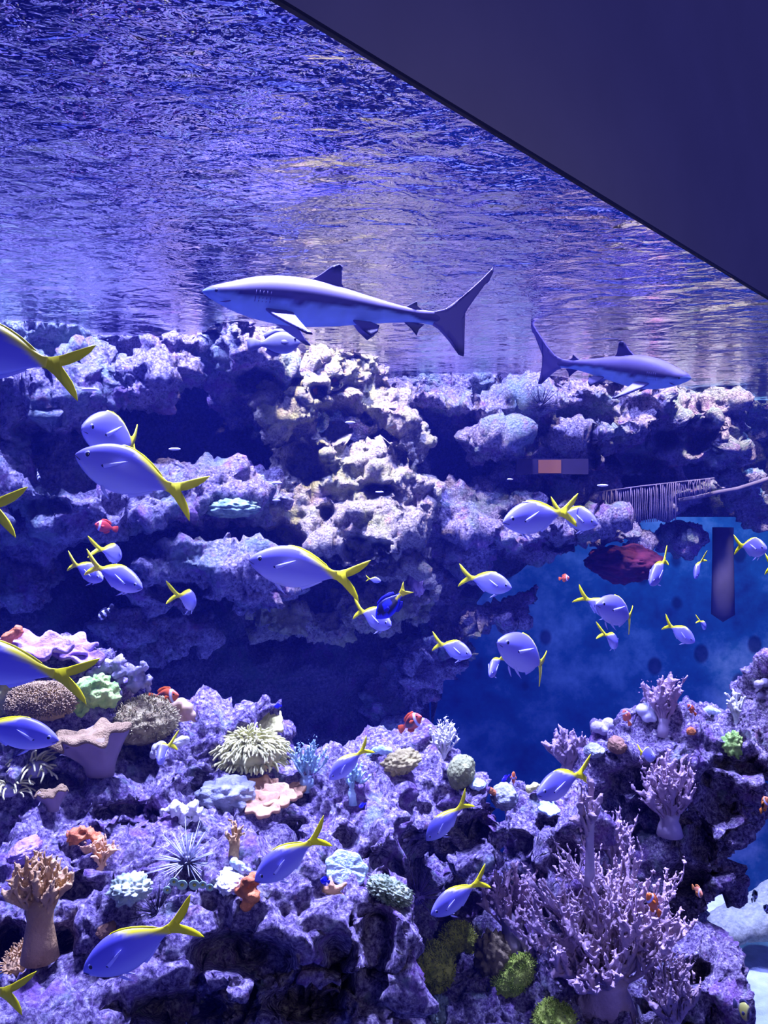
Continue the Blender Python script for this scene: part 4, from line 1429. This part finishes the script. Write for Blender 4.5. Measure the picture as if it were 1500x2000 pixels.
LEATHER = mat_plain('smooth_leather_underside', (0.26, 0.20, 0.22), 0.7, 0.08, 12, c2=(0.30, 0.23, 0.26))
MAUVE = mat_plain('mauve_soft_coral', (0.46, 0.32, 0.38), 0.75, 0.2, 14, 0.5, 120, c2=(0.54, 0.39, 0.45))
MAUVE2 = mat_plain('dusky_soft_coral', (0.36, 0.26, 0.31), 0.75, 0.2, 14, 0.5, 120)
STALK = mat_plain('pale_mauve_stalk', (0.44, 0.36, 0.42), 0.7, 0.12, 10)
TAN = mat_plain('tan_soft_coral', (0.50, 0.30, 0.20), 0.7, 0.15, 16, 0.4, 130, c2=(0.62, 0.40, 0.30))
BROWN = mat_plain('brown_leather_coral', (0.24, 0.16, 0.11), 0.8, 0.18, 30, 0.7, 220, c2=(0.36, 0.25, 0.18))
BROWN2 = mat_plain('brown_polyp_coral', (0.22, 0.16, 0.09), 0.8, 0.25, 40, 0.8, 160, c2=(0.50, 0.44, 0.32))
POLYPT = mat_plain('pale_polyp_tips', (0.30, 0.24, 0.16), 0.8, 0.3, 60, c2=(0.66, 0.60, 0.46))
MOPY = mat_plain('pale_yellow_fingers', (0.74, 0.74, 0.50), 0.7, 0.15, 20, c2=(0.92, 0.90, 0.66))
FUZZ = mat_plain('brown_fuzz', (0.36, 0.26, 0.20), 0.85, 0.15, 40, c2=(0.46, 0.34, 0.27))
GREEN = mat_plain('bright_green_coral', (0.24, 0.50, 0.16), 0.7, 0.25, 22, 0.6, 90, c2=(0.50, 0.70, 0.30))
MOSS = mat_plain('olive_moss_coral', (0.30, 0.36, 0.03), 0.85, 0.3, 30, 0.8, 150, c2=(0.62, 0.64, 0.12))
MOSS2 = mat_plain('leaf_green_coral', (0.34, 0.52, 0.06), 0.85, 0.25, 30, 0.8, 150, c2=(0.64, 0.78, 0.22))
YELLOW = mat_plain('pale_yellow_coral', (0.62, 0.60, 0.26), 0.7, 0.2, 20, 0.3, 120, c2=(0.86, 0.82, 0.50))
WHITE_C = mat_plain('whitish_coral', (0.66, 0.66, 0.56), 0.75, 0.2, 22, 0.4, 110, c2=(0.94, 0.94, 0.84))
CYAN = mat_plain('pale_blue_coral', (0.46, 0.64, 0.70), 0.75, 0.15, 12, 0.5, 150, c2=(0.66, 0.82, 0.86))
TURQ = mat_plain('turquoise_coral', (0.30, 0.52, 0.58), 0.75, 0.25, 18, 0.4, 110, c2=(0.58, 0.80, 0.80))
PEACH = mat_plain('peach_coral', (0.62, 0.32, 0.26), 0.75, 0.15, 18, 0.4, 110, c2=(0.78, 0.48, 0.40))
ORANGE = mat_plain('orange_red_coral', (0.55, 0.14, 0.06), 0.75, 0.2, 18, 0.5, 110, c2=(0.72, 0.26, 0.14))
GREYC = mat_plain('grey_blue_coral', (0.22, 0.24, 0.28), 0.8, 0.25, 18, 0.6, 90, c2=(0.40, 0.42, 0.40))
LILAC = mat_plain('grey_lilac_coral', (0.36, 0.32, 0.42), 0.8, 0.2, 16, 0.5, 90, c2=(0.52, 0.48, 0.56))
PURPLE = mat_plain('purple_coral', (0.30, 0.14, 0.42), 0.8, 0.25, 16, 0.6, 90, c2=(0.50, 0.34, 0.62))
RUST = mat_plain('rust_brown_coral', (0.26, 0.14, 0.14), 0.85, 0.2, 16, 0.5, 90)
BLACKM = mat_plain('black_spine', (0.015, 0.012, 0.03), 0.35, 0.2, 10)
PALESP = mat_plain('pale_spine', (0.55, 0.58, 0.66), 0.4, 0.2, 10)
CREAMT = mat_plain('cream_tentacle', (0.66, 0.62, 0.46), 0.5, 0.15, 14, c2=(0.90, 0.88, 0.72))
CUPG = mat_plain('green_cup_polyp', (0.22, 0.40, 0.26), 0.6, 0.2, 14, c2=(0.42, 0.62, 0.38))

# --- left heights
dome('mushroom_coral', 80, 1372, 2.05, 58, 34, FUZZ, 'fuzzy brown mushroom-shaped leather coral below the tail of the cut-off fusilier', 1, spikes=5000, slen=0.011, rd=.075, base=FUZZ)
lumps('brain_coral', 185, 1362, 2.30, [(-30, -6, 20), (-12, -22, 20), (10, -24, 20), (30, -10, 18), (36, 8, 13), (-5, -4, 24), (16, 0, 18), (-36, 12, 16), (-28, 24, 15), (-40, 22, 12)], GREEN,
      'bright green knobbly coral head beside the fuzzy brown mushroom coral', .0055, rough=.010, seed=2)
funnel('leather_coral', 196, 1502, 2.10, 78, 86, BROWN, LEATHER, 'large folded brown leather coral with a wavy rim and smooth underside', 3, -.30)
dome('polyp_coral', 283, 1408, 2.30, 62, 42, BROWN2, 'mound of dark brown polyps with pale tips behind the folded leather coral', 4, spikes=900, slen=.010, base=POLYPT, rd=.1)
lumps('bubble_coral', 345, 1396, 2.22, [(-24, -8, 14), (-8, -18, 13), (8, -22, 13), (22, -14, 12), (28, 0, 11), (10, -6, 15), (-8, 0, 15), (-30, 4, 12), (24, 14, 13), (4, 12, 14), (-16, 12, 12), (10, 34, 26)], PEACH if False else mat_plain('tan_bubble', (0.55, 0.38, 0.36), 0.5, 0.12, 10, c2=(0.72, 0.52, 0.46)),
      'tan bubble coral in front of the dark-bodied clownfish', .005, seed=3)
for a in [(95, 1246, 78, 20, 'upper'), (150, 1262, 60, 16, 'middle'), (190, 1276, 34, 11, 'lower')]:
    pass
plate('plate_coral', 60, 1262, 2.42, 74, 15, PURPLE, 'upper purple shelf coral at the left edge above the cut-off fusilier', 5, 20, .2, .05, lobes=7)
plate('plate_coral', 128, 1262, 2.40, 58, 13, PURPLE, 'purple shelf coral carrying a little yellow flower, lower step of the shelves', 6, 20, .2, .12, lobes=6)
plate('plate_coral', 160, 1278, 2.44, 40, 10, PURPLE, 'small outer purple shelf coral hanging over the dark cave', 7, 20, .2, .25, lobes=5)
lumps('sponge', 22, 1240, 2.40, [(-8, 6, 14), (6, -2, 13), (14, -8, 9)], ORANGE, 'orange and white sponge lump on the purple shelf at the left edge', .005, 'sponge', .006, 5)
lumps('crinoid', 117, 1250, 2.36, [(-6, 0, 4), (0, -6, 4), (5, 0, 4), (0, 3, 4), (8, -5, 3)], YELLOW, 'little yellow flower-like creature on the purple shelf', .003, 'sea lily', .003, 6)
lumps('encrusting_coral', 232, 1316, 2.45, [(-40, 0, 16), (-22, -14, 16), (-4, -20, 15), (8, -4, 14), (34, -4, 15), (48, -14, 13), (54, 14, 13), (30, 18, 14), (58, 26, 8), (0, 20, 14)], LILAC,
      'cream and lilac knobbly coral ridge behind the green coral head', .006, rough=.014, seed=7)
lumps('stony_coral', 12, 1360, 2.1, [(-10, -8, 20), (10, 0, 18), (0, 18, 20), (18, 20, 12)], YELLOW, 'pale yellow-green coral lump at the left edge beside the fuzzy brown coral', .006, rough=.012, seed=8)
tentacles('ribbed_anemone', 66, 1492, 1.95, 74, 50, CREAMT, 'cream anemone of curling ribbed tentacles below the fusilier at the left edge', 46, 9, length=38, thick=2.2, curl=1.2, mbase=LILAC)
tentacles('ribbed_anemone', 16, 1535, 1.90, 50, 40, CREAMT, 'grey cream anemone of curling tentacles cut by the left edge', 30, 10, length=34, thick=2.0, curl=1.2, mbase=LILAC)
funnel('leather_coral', 104, 1578, 2.05, 32, 40, BROWN, LEATHER, 'small brown leather coral in the shade below the large folded one', 11, -.1)
lumps('finger_coral', 335, 1455, 2.08, [(-30, 6, 8), (-20, 0, 9), (-12, 6, 7), (8, -4, 8), (18, -8, 9), (-34, 18, 9), (28, -10, 7), (-10, 14, 8)], WHITE_C, 'whitish finger coral around the small upright fusilier', .004, rough=.004, seed=12)

# --- shelf in the middle left
tentacles('toadstool_coral', 488, 1454, 2.28, 150, 96, MOPY, 'yellow-green toadstool coral with a mop of fingers on the pale shelf', 700, 13, 'coral', 25, 2.2, 1.0, MOPY, 0.5)
stalk = Mesh()
stalk.tube([(-.01, 0, -.115), (-.01, 0, -.06), (0, 0, -.02)], [.046, .040, .05], 14)
o = add('stalk', stalk.mesh('stalk', STALK), bpy.data.objects['toadstool_coral'])
plate('plate_coral', 520, 1408, 2.45, 34, 20, YELLOW, 'smooth pale yellow plate coral behind the toadstool coral', 14, 40, .06, .1, cup=-.1)
tree_coral('branching_coral', 600, 1520, 2.42, 66, 96, TURQ, 'turquoise branching coral on the saddle between the pale shelf and the middle mound', 18, 1, 15, .1, vox=.004, rad=.085, stub=4)
tree_coral('branching_coral', 690, 1545, 2.55, 52, 60, TURQ, 'turquoise branching coral below the slim diving fusilier', 12, 1, 16, .1, vox=.004, rad=.085, stub=4)
dome('giant_clam', 442, 1552, 2.12, 58, 32, GREYC, 'grey-blue fluted clam lying on the shelf left of the peach plates', 17, 'clam', knob=.22, freq=7, rd=.07)
for k, (x, y, rx, ry, lab) in enumerate([(515, 1535, 30, 10, 'peach plate coral, small upper one next to the clam'), (565, 1540, 32, 11, 'peach plate coral at the right end of its group'), (540, 1553, 36, 12, 'peach plate coral in the middle of its group'), (512, 1570, 36, 13, 'peach plate coral, lowest of its group, beside the clam')]):
    plate('plate_coral', x, y, 2.14 + .03 * (3 - k) - .02, rx, ry, PEACH, lab, 20 + k, 24, .12, .05, lobes=6)
lumps('stony_coral', 355, 1584, 2.02, [(-32, 6, 14), (-14, -4, 13), (2, 2, 12), (18, -6, 12), (34, 4, 11), (-22, 18, 13), (6, 18, 13), (28, 18, 10)], WHITE_C, 'yellow-white knobbly coral left of the grey-blue clam', .005, rough=.012, seed=24)
tree_coral('leather_coral', 458, 1668, 1.95, 66, 62, TAN, 'brown hand-like finger coral above the fusilier by the pale plate', 7, 0, 25, .42, vox=.0045, rad=.16, stub=3)
lumps('tube_coral', 470, 1690, 1.93, [(-14, -6, 7), (-4, -2, 8), (6, 4, 8), (-8, 6, 7), (14, 12, 7), (2, 12, 7)], CYAN, 'pale green-white tube coral at the foot of the brown hand-like coral', .004, rough=.006, seed=26)

# --- front left
tree_coral('leather_coral', 78, 1836, 1.62, 150, 150, TAN, 'tall tan tree-like leather coral at the lower left', 24, 2, 30, .5, vox=.0042, rad=.062, stub=3, mstalk=TAN, droop=.35, fwd=.05, fat=1.25)
dome('polyp_coral', 40, 1878, 1.60, 28, 26, TAN, 'small tan polyp mound at the foot of the tall leather coral', 31, spikes=250, slen=.010, rd=.045)
lumps('sponge', 165, 1634, 1.98, [(-28, 6, 12), (-14, -2, 13), (2, -6, 12), (16, -4, 11), (26, 6, 9)], ORANGE, 'orange-red sponge ridge on the lilac rock', .005, 'sponge', .012, 32)
tree_coral('soft_coral', 196, 1690, 1.93, 46, 80, PEACH, 'peach feathery soft coral below the orange-red ridge', 16, 1, 33, .1, vox=.004, rad=.08, stub=4)
dome('sponge', 48, 1664, 1.90, 32, 22, PURPLE, 'violet sponge lump at the left edge above the tall leather coral', 34, 'sponge', rd=.05, ang=-.5)
dome('stony_coral', 255, 1735, 1.80, 40, 24, mat_plain('mint_coral', (0.30, 0.42, 0.28), 0.8, .25, 20, .6, 90, c2=(.62, .72, .50)), 'mint-green and white knobbly coral left of the black urchin', 35, knob=.35, freq=9, rd=.05)
for k, (x, y) in enumerate([(340, 1722), (356, 1728), (380, 1728), (327, 1738), (396, 1728), (410, 1733)]):
    s = scale_at(1.78)
    r = (9, 11, 11, 8, 8, 8)[k] * s
    root = coral_root('cup_polyp', x, y, 1.78, ['leftmost upper', 'left large', 'right large', 'lowest', 'next to last', 'last'][k] + ' green cup polyp in the row below the white-spined urchin', 'polyp', 'green cup polyps')
    v = []
    for t, (rr, z) in enumerate([(0.5, -.8), (.8, -.2), (1.0, .15), (.9, .25), (.55, .12), (.2, .0)]):
        for j in range(18):
            a = 2 * math.pi * j / 18
            v.append((rr * r * math.cos(a), -z * r, rr * r * math.sin(a) * .9))
    f = [(t * 18 + j, t * 18 + (j + 1) % 18, (t + 1) * 18 + (j + 1) % 18, (t + 1) * 18 + j) for t in range(5) for j in range(18)]
    f += [tuple(reversed(range(18))), tuple(range(90, 108))]
    add('cup', new_mesh('cup', v, f, CUPG), root)
    M = Mesh()
    M.ellipsoid((0, -.10 * r, 0), (.34 * r, .16 * r, .3 * r), nu=12, nv=7)
    add('mouth_disc', M.mesh('mouth_disc', MOSS), root)
urchin(366, 1684, 1.90, 82, 'urchin with long whitish spines in the hollow beside the brown hand-like coral', PALESP, 72, 1, BLACKM)
urchin(308, 1783, 1.76, 62, 'black long-spined urchin just above the largest front fusilier', BLACKM, 80, 2)
urchin(815, 1752, 2.55, 70, 'violet-grey urchin in the dark gap behind the diving fusilier at the bottom', mat_plain('violet_spine', (0.20, 0.14, 0.34), .5, .2, 9), 70, 3)
urchin(1056, 795, 5.35, 46, 'dark urchin in a notch of the grey-green ledge under the small shark', BLACKM, 70, 4)
lumps('giant_clam', 489, 1742, 1.80, [(-10, -18, 13), (6, -20, 12), (-12, 0, 15), (6, 2, 15), (-6, 18, 13)], ORANGE, 'red-faced clam shell on the front rock edge under the nose of the blue fusilier', .0045, 'clam', .006, 36)
dome('stony_coral', 452, 1720, 1.85, 30, 20, WHITE_C, 'greyish white rounded coral beside the red-faced clam', 37, knob=.2, rd=.05)
plate('plate_coral', 677, 1696, 1.95, 42, 28, CYAN, 'pale blue plate coral standing on the front rock beside a starfish', 38, 60, .03, .30, cup=-.06, lobes=3, lob=.05)
# starfish
s = scale_at(1.86)
root_v, root_f = [], []
B = Mesh()
for k in range(5):
    a = 2 * math.pi * k / 5 + .5
    dv = Vector((math.cos(a), 0, math.sin(a) * .75))
    B.tube([(0, 0, 0), tuple(dv * 14 * s + Vector((0, -.004, 0))), tuple(dv * 30 * s + Vector((0, .006, 0)))], [9 * s, 6.5 * s, 3 * s], 9)
v, f = B.fused(.0025)
tag(add('starfish', new_mesh('starfish', v, f, PEACH), None, at(650, 1738, 1.84)), 'salmon-orange starfish clinging below the pale blue plate coral', 'starfish')
dome('encrusting_coral', 762, 1740, 2.02, 44, 20, mat_plain('mossy_crust', (.10, .16, .07), .9, .4, 40, .8, 130, c2=(.40, .48, .28)), 'greenish crusty coral on the rock corner right of the pale blue plate', 39, knob=.3, freq=16, rd=.04, ang=.4, fine=.10)
dome('sponge', 208, 1815, 1.72, 18, 13, RUST, 'small dark red sponge behind the back of the largest front fusilier', 40, 'sponge', rd=.03)

# --- middle mound
tree_coral('finger_coral', 865, 1478, 2.75, 66, 66, WHITE_C, 'whitish finger coral standing like a bush on top of the middle mound', 26, 1, 50, .12, vox=.0045, rad=.10, stub=4, droop=.5)
dome('stony_coral', 783, 1488, 2.68, 36, 22, mat_plain('tan_crust', (.46, .38, .24), .85, .3, 18, .7, 70, c2=(.70, .62, .42)), 'tan and yellow rounded coral on top of the middle mound', 51, knob=.25, rd=.06, ang=-.3)
dome('brain_coral', 900, 1508, 2.68, 26, 34, mat_plain('olive_grey_coral', (.24, .26, .18), .85, .2, 26, .6, 110, c2=(.38, .40, .28)), 'olive-grey smooth dome coral on the right shoulder of the middle mound', 52, knob=.05, freq=20, rd=.06, ang=.4)
lumps('stony_coral', 742, 1466, 2.74, [(-10, 0, 8), (4, -2, 9), (16, 1, 8), (-20, 6, 7)], TURQ, 'pale mint coral nubs on the left top of the middle mound', .004, rough=.005, seed=53)
dome('stony_coral', 932, 1532, 2.70, 17, 10, CYAN, 'small pale blue coral cap below the olive-grey dome', 54, rd=.03)
lumps('sponge', 955, 1541, 2.82, [(-6, -3, 6), (2, 1, 7), (9, 6, 6)], ORANGE, 'small red sponge in the saddle beside the upright orange clownfish', .004, 'sponge', .004, 55)
dome('stony_coral', 985, 1556, 2.85, 26, 24, GREYC, 'dim green-grey coral between the middle mound and the small overhanging rock', 56, rd=.06)
lumps('stony_coral', 1044, 1540, 2.86, [(-10, 0, 8), (0, -6, 9), (12, 0, 8)], YELLOW, 'pale yellow coral nubs behind the rounded diving fusilier', .004, rough=.005, seed=57)
plate('plate_coral', 1072, 1578, 2.80, 20, 9, CYAN, 'pale blue plate coral under the rounded diving fusilier', 58, 35, .1, .2)

# --- right tower
tree_coral('soft_coral', 1108, 1500, 3.35, 62, 90, MAUVE2, 'dusky brown bushy soft coral behind the tail of the rounded diving fusilier', 18, 2, 60, .12, vox=.007, rad=.08, stub=5)
tree_coral('soft_coral', 1298, 1420, 3.45, 84, 80, MAUVE, 'mauve upright soft coral on the crest beside the white lump', 14, 2, 61, .2, vox=.007, rad=.06, mstalk=STALK, droop=.3)
lumps('bubble_coral', 1265, 1392, 3.42, [(-8, -4, 14), (6, 4, 14), (-2, 8, 11), (10, 10, 9)], mat_plain('white_bubble', (.60, .58, .68), .7, .1, 9, c2=(.74, .72, .80)), 'white rounded lump coral left of the mauve upright coral', .007, seed=62)
lumps('bubble_coral', 1180, 1418, 3.55, [(-14, 2, 13), (10, -2, 14), (-2, 8, 10)], LILAC, 'pair of grey lump corals at the left edge of the right tower', .007, seed=63)
dome('barrel_sponge', 1206, 1455, 3.45, 19, 16, RUST, 'rusty brown barrel sponge on the left side of the right tower', 64, 'sponge', rd=.05)
dome('stony_coral', 1160, 1466, 3.40, 20, 13, GREYC, 'dim grey coral below the brown bushy coral', 65, rd=.05)
tree_coral('soft_coral', 1308, 1612, 3.15, 122, 130, MAUVE, 'mauve fan-shaped soft coral halfway up the right tower', 26, 2, 66, .16, vox=.0068, rad=.055, mstalk=STALK, lean=-.05, droop=.5, fwd=.16)
tree_coral('soft_coral', 1152, 1705, 2.95, 190, 60, MAUVE2, 'tall grey-mauve stalk coral rising behind the great soft coral', 8, 1, 67, .62, vox=.0075, rad=.05, mstalk=STALK, fwd=.10)
tree_coral('soft_coral', 1200, 1706, 3.05, 110, 76, MAUVE, 'mauve bushy soft coral with a pale stalk between the stalk coral and the right tower', 18, 2, 68, .3, vox=.0068, rad=.065, mstalk=STALK, fwd=.12)
lumps('stony_coral', 1385, 1388, 3.40, [(-8, 2, 7), (0, -2, 9), (10, 2, 8), (18, 4, 6)], CYAN, 'pale cyan nub coral on the crest left of the white frilly coral', .005, seed=69)
tree_coral('frilly_coral', 1437, 1412, 3.30, 66, 46, WHITE_C, 'white-green frilly coral with ragged tips near the right edge', 8, 0, 70, .3, vox=.0055, rad=.13, stub=4)
dome('flower_coral', 1432, 1455, 3.18, 19, 24, GREEN, 'lime-green flower-shaped coral on the right rock tower', 71, knob=.45, freq=6, rd=.035)
lumps('mushroom_coral', 1488, 1336, 3.25, [(-8, 0, 9), (8, -2, 10), (-2, 22, 8), (10, 26, 9)], LILAC, 'grey lilac mushroom corals high at the right edge', .006, seed=72)
dome('sponge', 1350, 1428, 3.30, 9, 8, ORANGE, 'tiny red sponge spot on the right tower below the mauve upright coral', 73, 'sponge', rd=.02)

# --- the great soft coral and mossy domes
tree_coral('great_soft_coral', 1180, 1945, 2.42, 250, 350, MAUVE, 'great mauve soft coral spreading its branches at the lower right', 44, 2, 80, .16, mstalk=MAUVE, vox=.0052, rad=.056, spread=.85, stub=6, droop=.88, fwd=.06)
tree_coral('soft_coral', 1000, 1836, 2.50, 128, 150, mat_plain('brown_soft_coral', (.35, .23, .29), .75, .2, 14, .5, 120, c2=(.48, .33, .38)), 'brownish soft coral with a pale stalk at the near side of the great mauve one', 22, 2, 81, .3, mstalk=STALK, vox=.0052, rad=.062, stub=5)
tree_coral('soft_coral', 1312, 2012, 2.48, 130, 120, MAUVE2, 'dusky mauve soft coral at the bottom edge beside the sand', 26, 2, 82, .15, vox=.0055, rad=.062, mstalk=STALK, stub=5)
dome('moss_coral', 893, 1842, 2.50, 36, 36, MOSS, 'olive mossy dome coral, upper of the two round ones', 90, spikes=900, slen=.010, rd=.06)
dome('moss_coral', 850, 1892, 2.42, 38, 44, MOSS, 'olive mossy dome coral, lower of the two round ones at the rock wall', 91, spikes=1000, slen=.010, rd=.065)
dome('moss_coral', 1000, 1908, 2.40, 52, 28, MOSS2, 'bright green oblong mossy coral in front of the great soft coral', 92, spikes=1300, slen=.009, rd=.055, ang=-.72)
dome('moss_coral', 1083, 1994, 2.35, 40, 32, MOSS2, 'bright green mossy dome coral cut by the bottom edge', 93, spikes=900, slen=.009, rd=.06)
dome('moss_coral', 862, 1982, 2.38, 24, 36, mat_plain('grey_green_coral', (.20, .28, .20), .85, .3, 30, .7, 110, c2=(.38, .48, .36)), 'grey-green crusty knob coral at the bottom edge by the dark wall', 94, knob=.2, freq=14, rd=.05)
dome('sponge', 962, 1868, 2.55, 34, 44, mat_plain('brown_sponge', (.14, .11, .10), .9, .3, 26, .8, 60, c2=(.26, .21, .18)), 'dark brown ragged sponge between the mossy domes', 95, 'sponge', knob=.35, freq=8, rd=.07)

# --- life on the reef wall
lumps('cup_coral', 612, 761, 4.42, [(-4, 0, 8), (3, -4, 7), (2, 5, 7)], ORANGE, 'left one of two orange cup corals on the cream rock column', .008, seed=100, group='orange cup corals')
lumps('cup_coral', 658, 741, 4.42, [(-4, 0, 8), (4, -2, 8), (0, 5, 6)], ORANGE, 'right one of two orange cup corals on the cream rock column', .008, seed=101, group='orange cup corals')
dome('encrusting_coral', 455, 992, 3.85, 52, 20, mat_plain('green_crust', (.14, .26, .20), .9, .3, 20, .8, 50, c2=(.28, .42, .30)), 'dark green crust coral on the ledge right of the deep blue fusilier', 102, knob=.2, rd=.12)
dome('encrusting_coral', 1215, 1100, 5.7, 70, 36, mat_plain('maroon_crust', (.06, .006, .03), .9, .4, 10, .8, 30, c2=(.11, .012, .03)), 'dark maroon crust hanging under the tip of the grey-green ledge', 103, knob=.15, rd=.25)
dome('encrusting_coral', 815, 1130, 4.85, 20, 36, mat_plain('pink_crust', (.50, .32, .42), .9, .2, 14, .7, 40, c2=(.66, .46, .54)), 'pinkish crust coral on the rim right of the blue tang', 104, knob=.15, rd=.1)

# --- hall reflections of curtain, rail, post and lamp, added as dim solids
M_reflected_string = mat_plain('reflected_string', (.15, .12, .17), .8, .15, 12)
M_reflected_wood = mat_plain('reflected_wood', (.12, .10, .14), .8, .3, 9)
CD = 5.45
root = coral_root('reflected_curtain', 1250, 985, CD, 'reflected hall curtain of strings, built solid under the right end of the reef ledge', 'curtain')
sc = scale_at(CD)
M = Mesh()
M.tube([((1166 - 1250) * sc, 0, (985 - 962) * sc), (0, 0, (985 - 950) * sc), ((1395 - 1250) * sc, 0, (985 - 934) * sc)], .006, 6)
add('reflected_rod', M.mesh('reflected_rod', M_reflected_wood), root)
rng = random.Random(5)
for i in range(52):
    x = 1172 + i * 4.2
    top = np.interp(x, [1166, 1250, 1395], [962, 950, 934])
    bot = np.interp(x, [1170, 1320, 1322, 1400], [1026, 1016, 972, 960])
    pts = [((x - 1250 + rng.uniform(-1, 1)) * sc, rng.uniform(-.01, .01), (985 - (top + (bot - top) * t)) * sc) for t in (0, .3, .6, 1)]
    M = Mesh()
    M.tube(pts, .0036, 5)
    add('reflected_string', M.mesh('reflected_string', M_reflected_string), root)
M = Mesh()
pts = [(1325, 978), (1360, 972), (1400, 962), (1440, 955), (1475, 944), (1540, 922)]
M.tube([tuple(at(x, y, 5.5) - at(1440, 955, 5.5)) for x, y in pts], [.016] * 6, 9)
tag(add('reflected_rail', M.mesh('reflected_rail', M_reflected_wood), None, at(1440, 955, 5.5)), 'reflected hall rail, built solid, running out to the right edge below the ledge', 'rail')
M = Mesh()
M.tube([tuple(at(1412, y, 6.6) - at(1412, 1110, 6.6)) for y in (1030, 1080, 1140, 1200)], [.085, .085, .09, .095], 12)
tag(add('post', M.mesh('post', mat_plain('reflected_post', (.07, .06, .09), .8, .2, 5)), None, at(1412, 1110, 6.6)), 'reflected hall column built as a dim upright post before the blue wall', 'post')  # added post, stands in for the reflected hall column

# orange reflection of the lit hall, added as a glowing panel
m, nt, b = nodes('warm_reflection')
b.inputs['Base Color'].default_value = (.05, .02, .01, 1)
b.inputs['Emission Color'].default_value = (1.0, .34, .10, 1)
b.inputs['Emission Strength'].default_value = 0.24
root = coral_root('orange_reflection', 1080, 911, 5.0, 'orange hall reflection built as a small glowing panel under the grey-green ledge', 'lamp')  # added panel standing in for the hall reflection, not a lamp
sc = scale_at(5.0)


def box(c, r):
    v = [(c[0] + sx * r[0], c[1] + sy * r[1], c[2] + sz * r[2]) for sx in (-1, 1) for sy in (-1, 1) for sz in (-1, 1)]
    return v, [(0, 1, 3, 2), (4, 6, 7, 5), (0, 4, 5, 1), (2, 3, 7, 6), (0, 2, 6, 4), (1, 5, 7, 3)]


v, f = box((0, .03, 0), (70 * sc, .02, 15 * sc))
add('reflection_surround', new_mesh('reflection_surround', v, f, mat_plain('dark_surround', (.02, .012, .03), .6, .1, 5), smooth=False), root)  # dark slab added around the orange reflection
M = Mesh()
M.put(*box((-6 * sc, .006, 0), (22 * sc, .006, 13 * sc)))
add('reflection_face', M.mesh('reflection_face', m, False), root)

# glints of hall lamps on the pane, added as small white solids
M = Mesh()
M.ellipsoid((0, 0, 0), (1, .3, .22), nu=14, nv=9)
me = M.mesh('lamp_glint', mat_plain('glint_white', (.95, .93, .95), .5, .03, 5))
for x, y, w, d, lab in [(175, 761, 17, 2.3, 'below the yellow tail at the left edge'), (341, 877, 12, 2.6, 'right of the pale fusilier at the left'), (684, 825, 10, 3.2, 'on the cream rock column'), (1177, 948, 11, 3.4, 'beside the reflected curtain'), (996, 936, 6, 3.2, 'above the rounded fusilier with the crossed tail'),
                        (1026, 981, 7, 2.7, 'over the back of the rounded fusilier with the crossed tail'), (541, 943, 10, 2.8, 'in the middle of the reef wall left of the column'), (540, 977, 8, 2.8, 'lowest left of the column'), (741, 961, 8, 3.2, 'right of the column')]:
    o = add('lamp_glint', me, None, at(x, y, d))
    o.scale = (w / F * d,) * 3
    tag(o, 'modelled white hall-lamp glint ' + lab, 'flake', 'lamp glints')  # added solids standing in for lamp glints, not flakes

for o in COL.objects:
    if o.get('label') and len(str(o['label']).split()) > 16:
        print('LONG LABEL', o.name, o['label'])
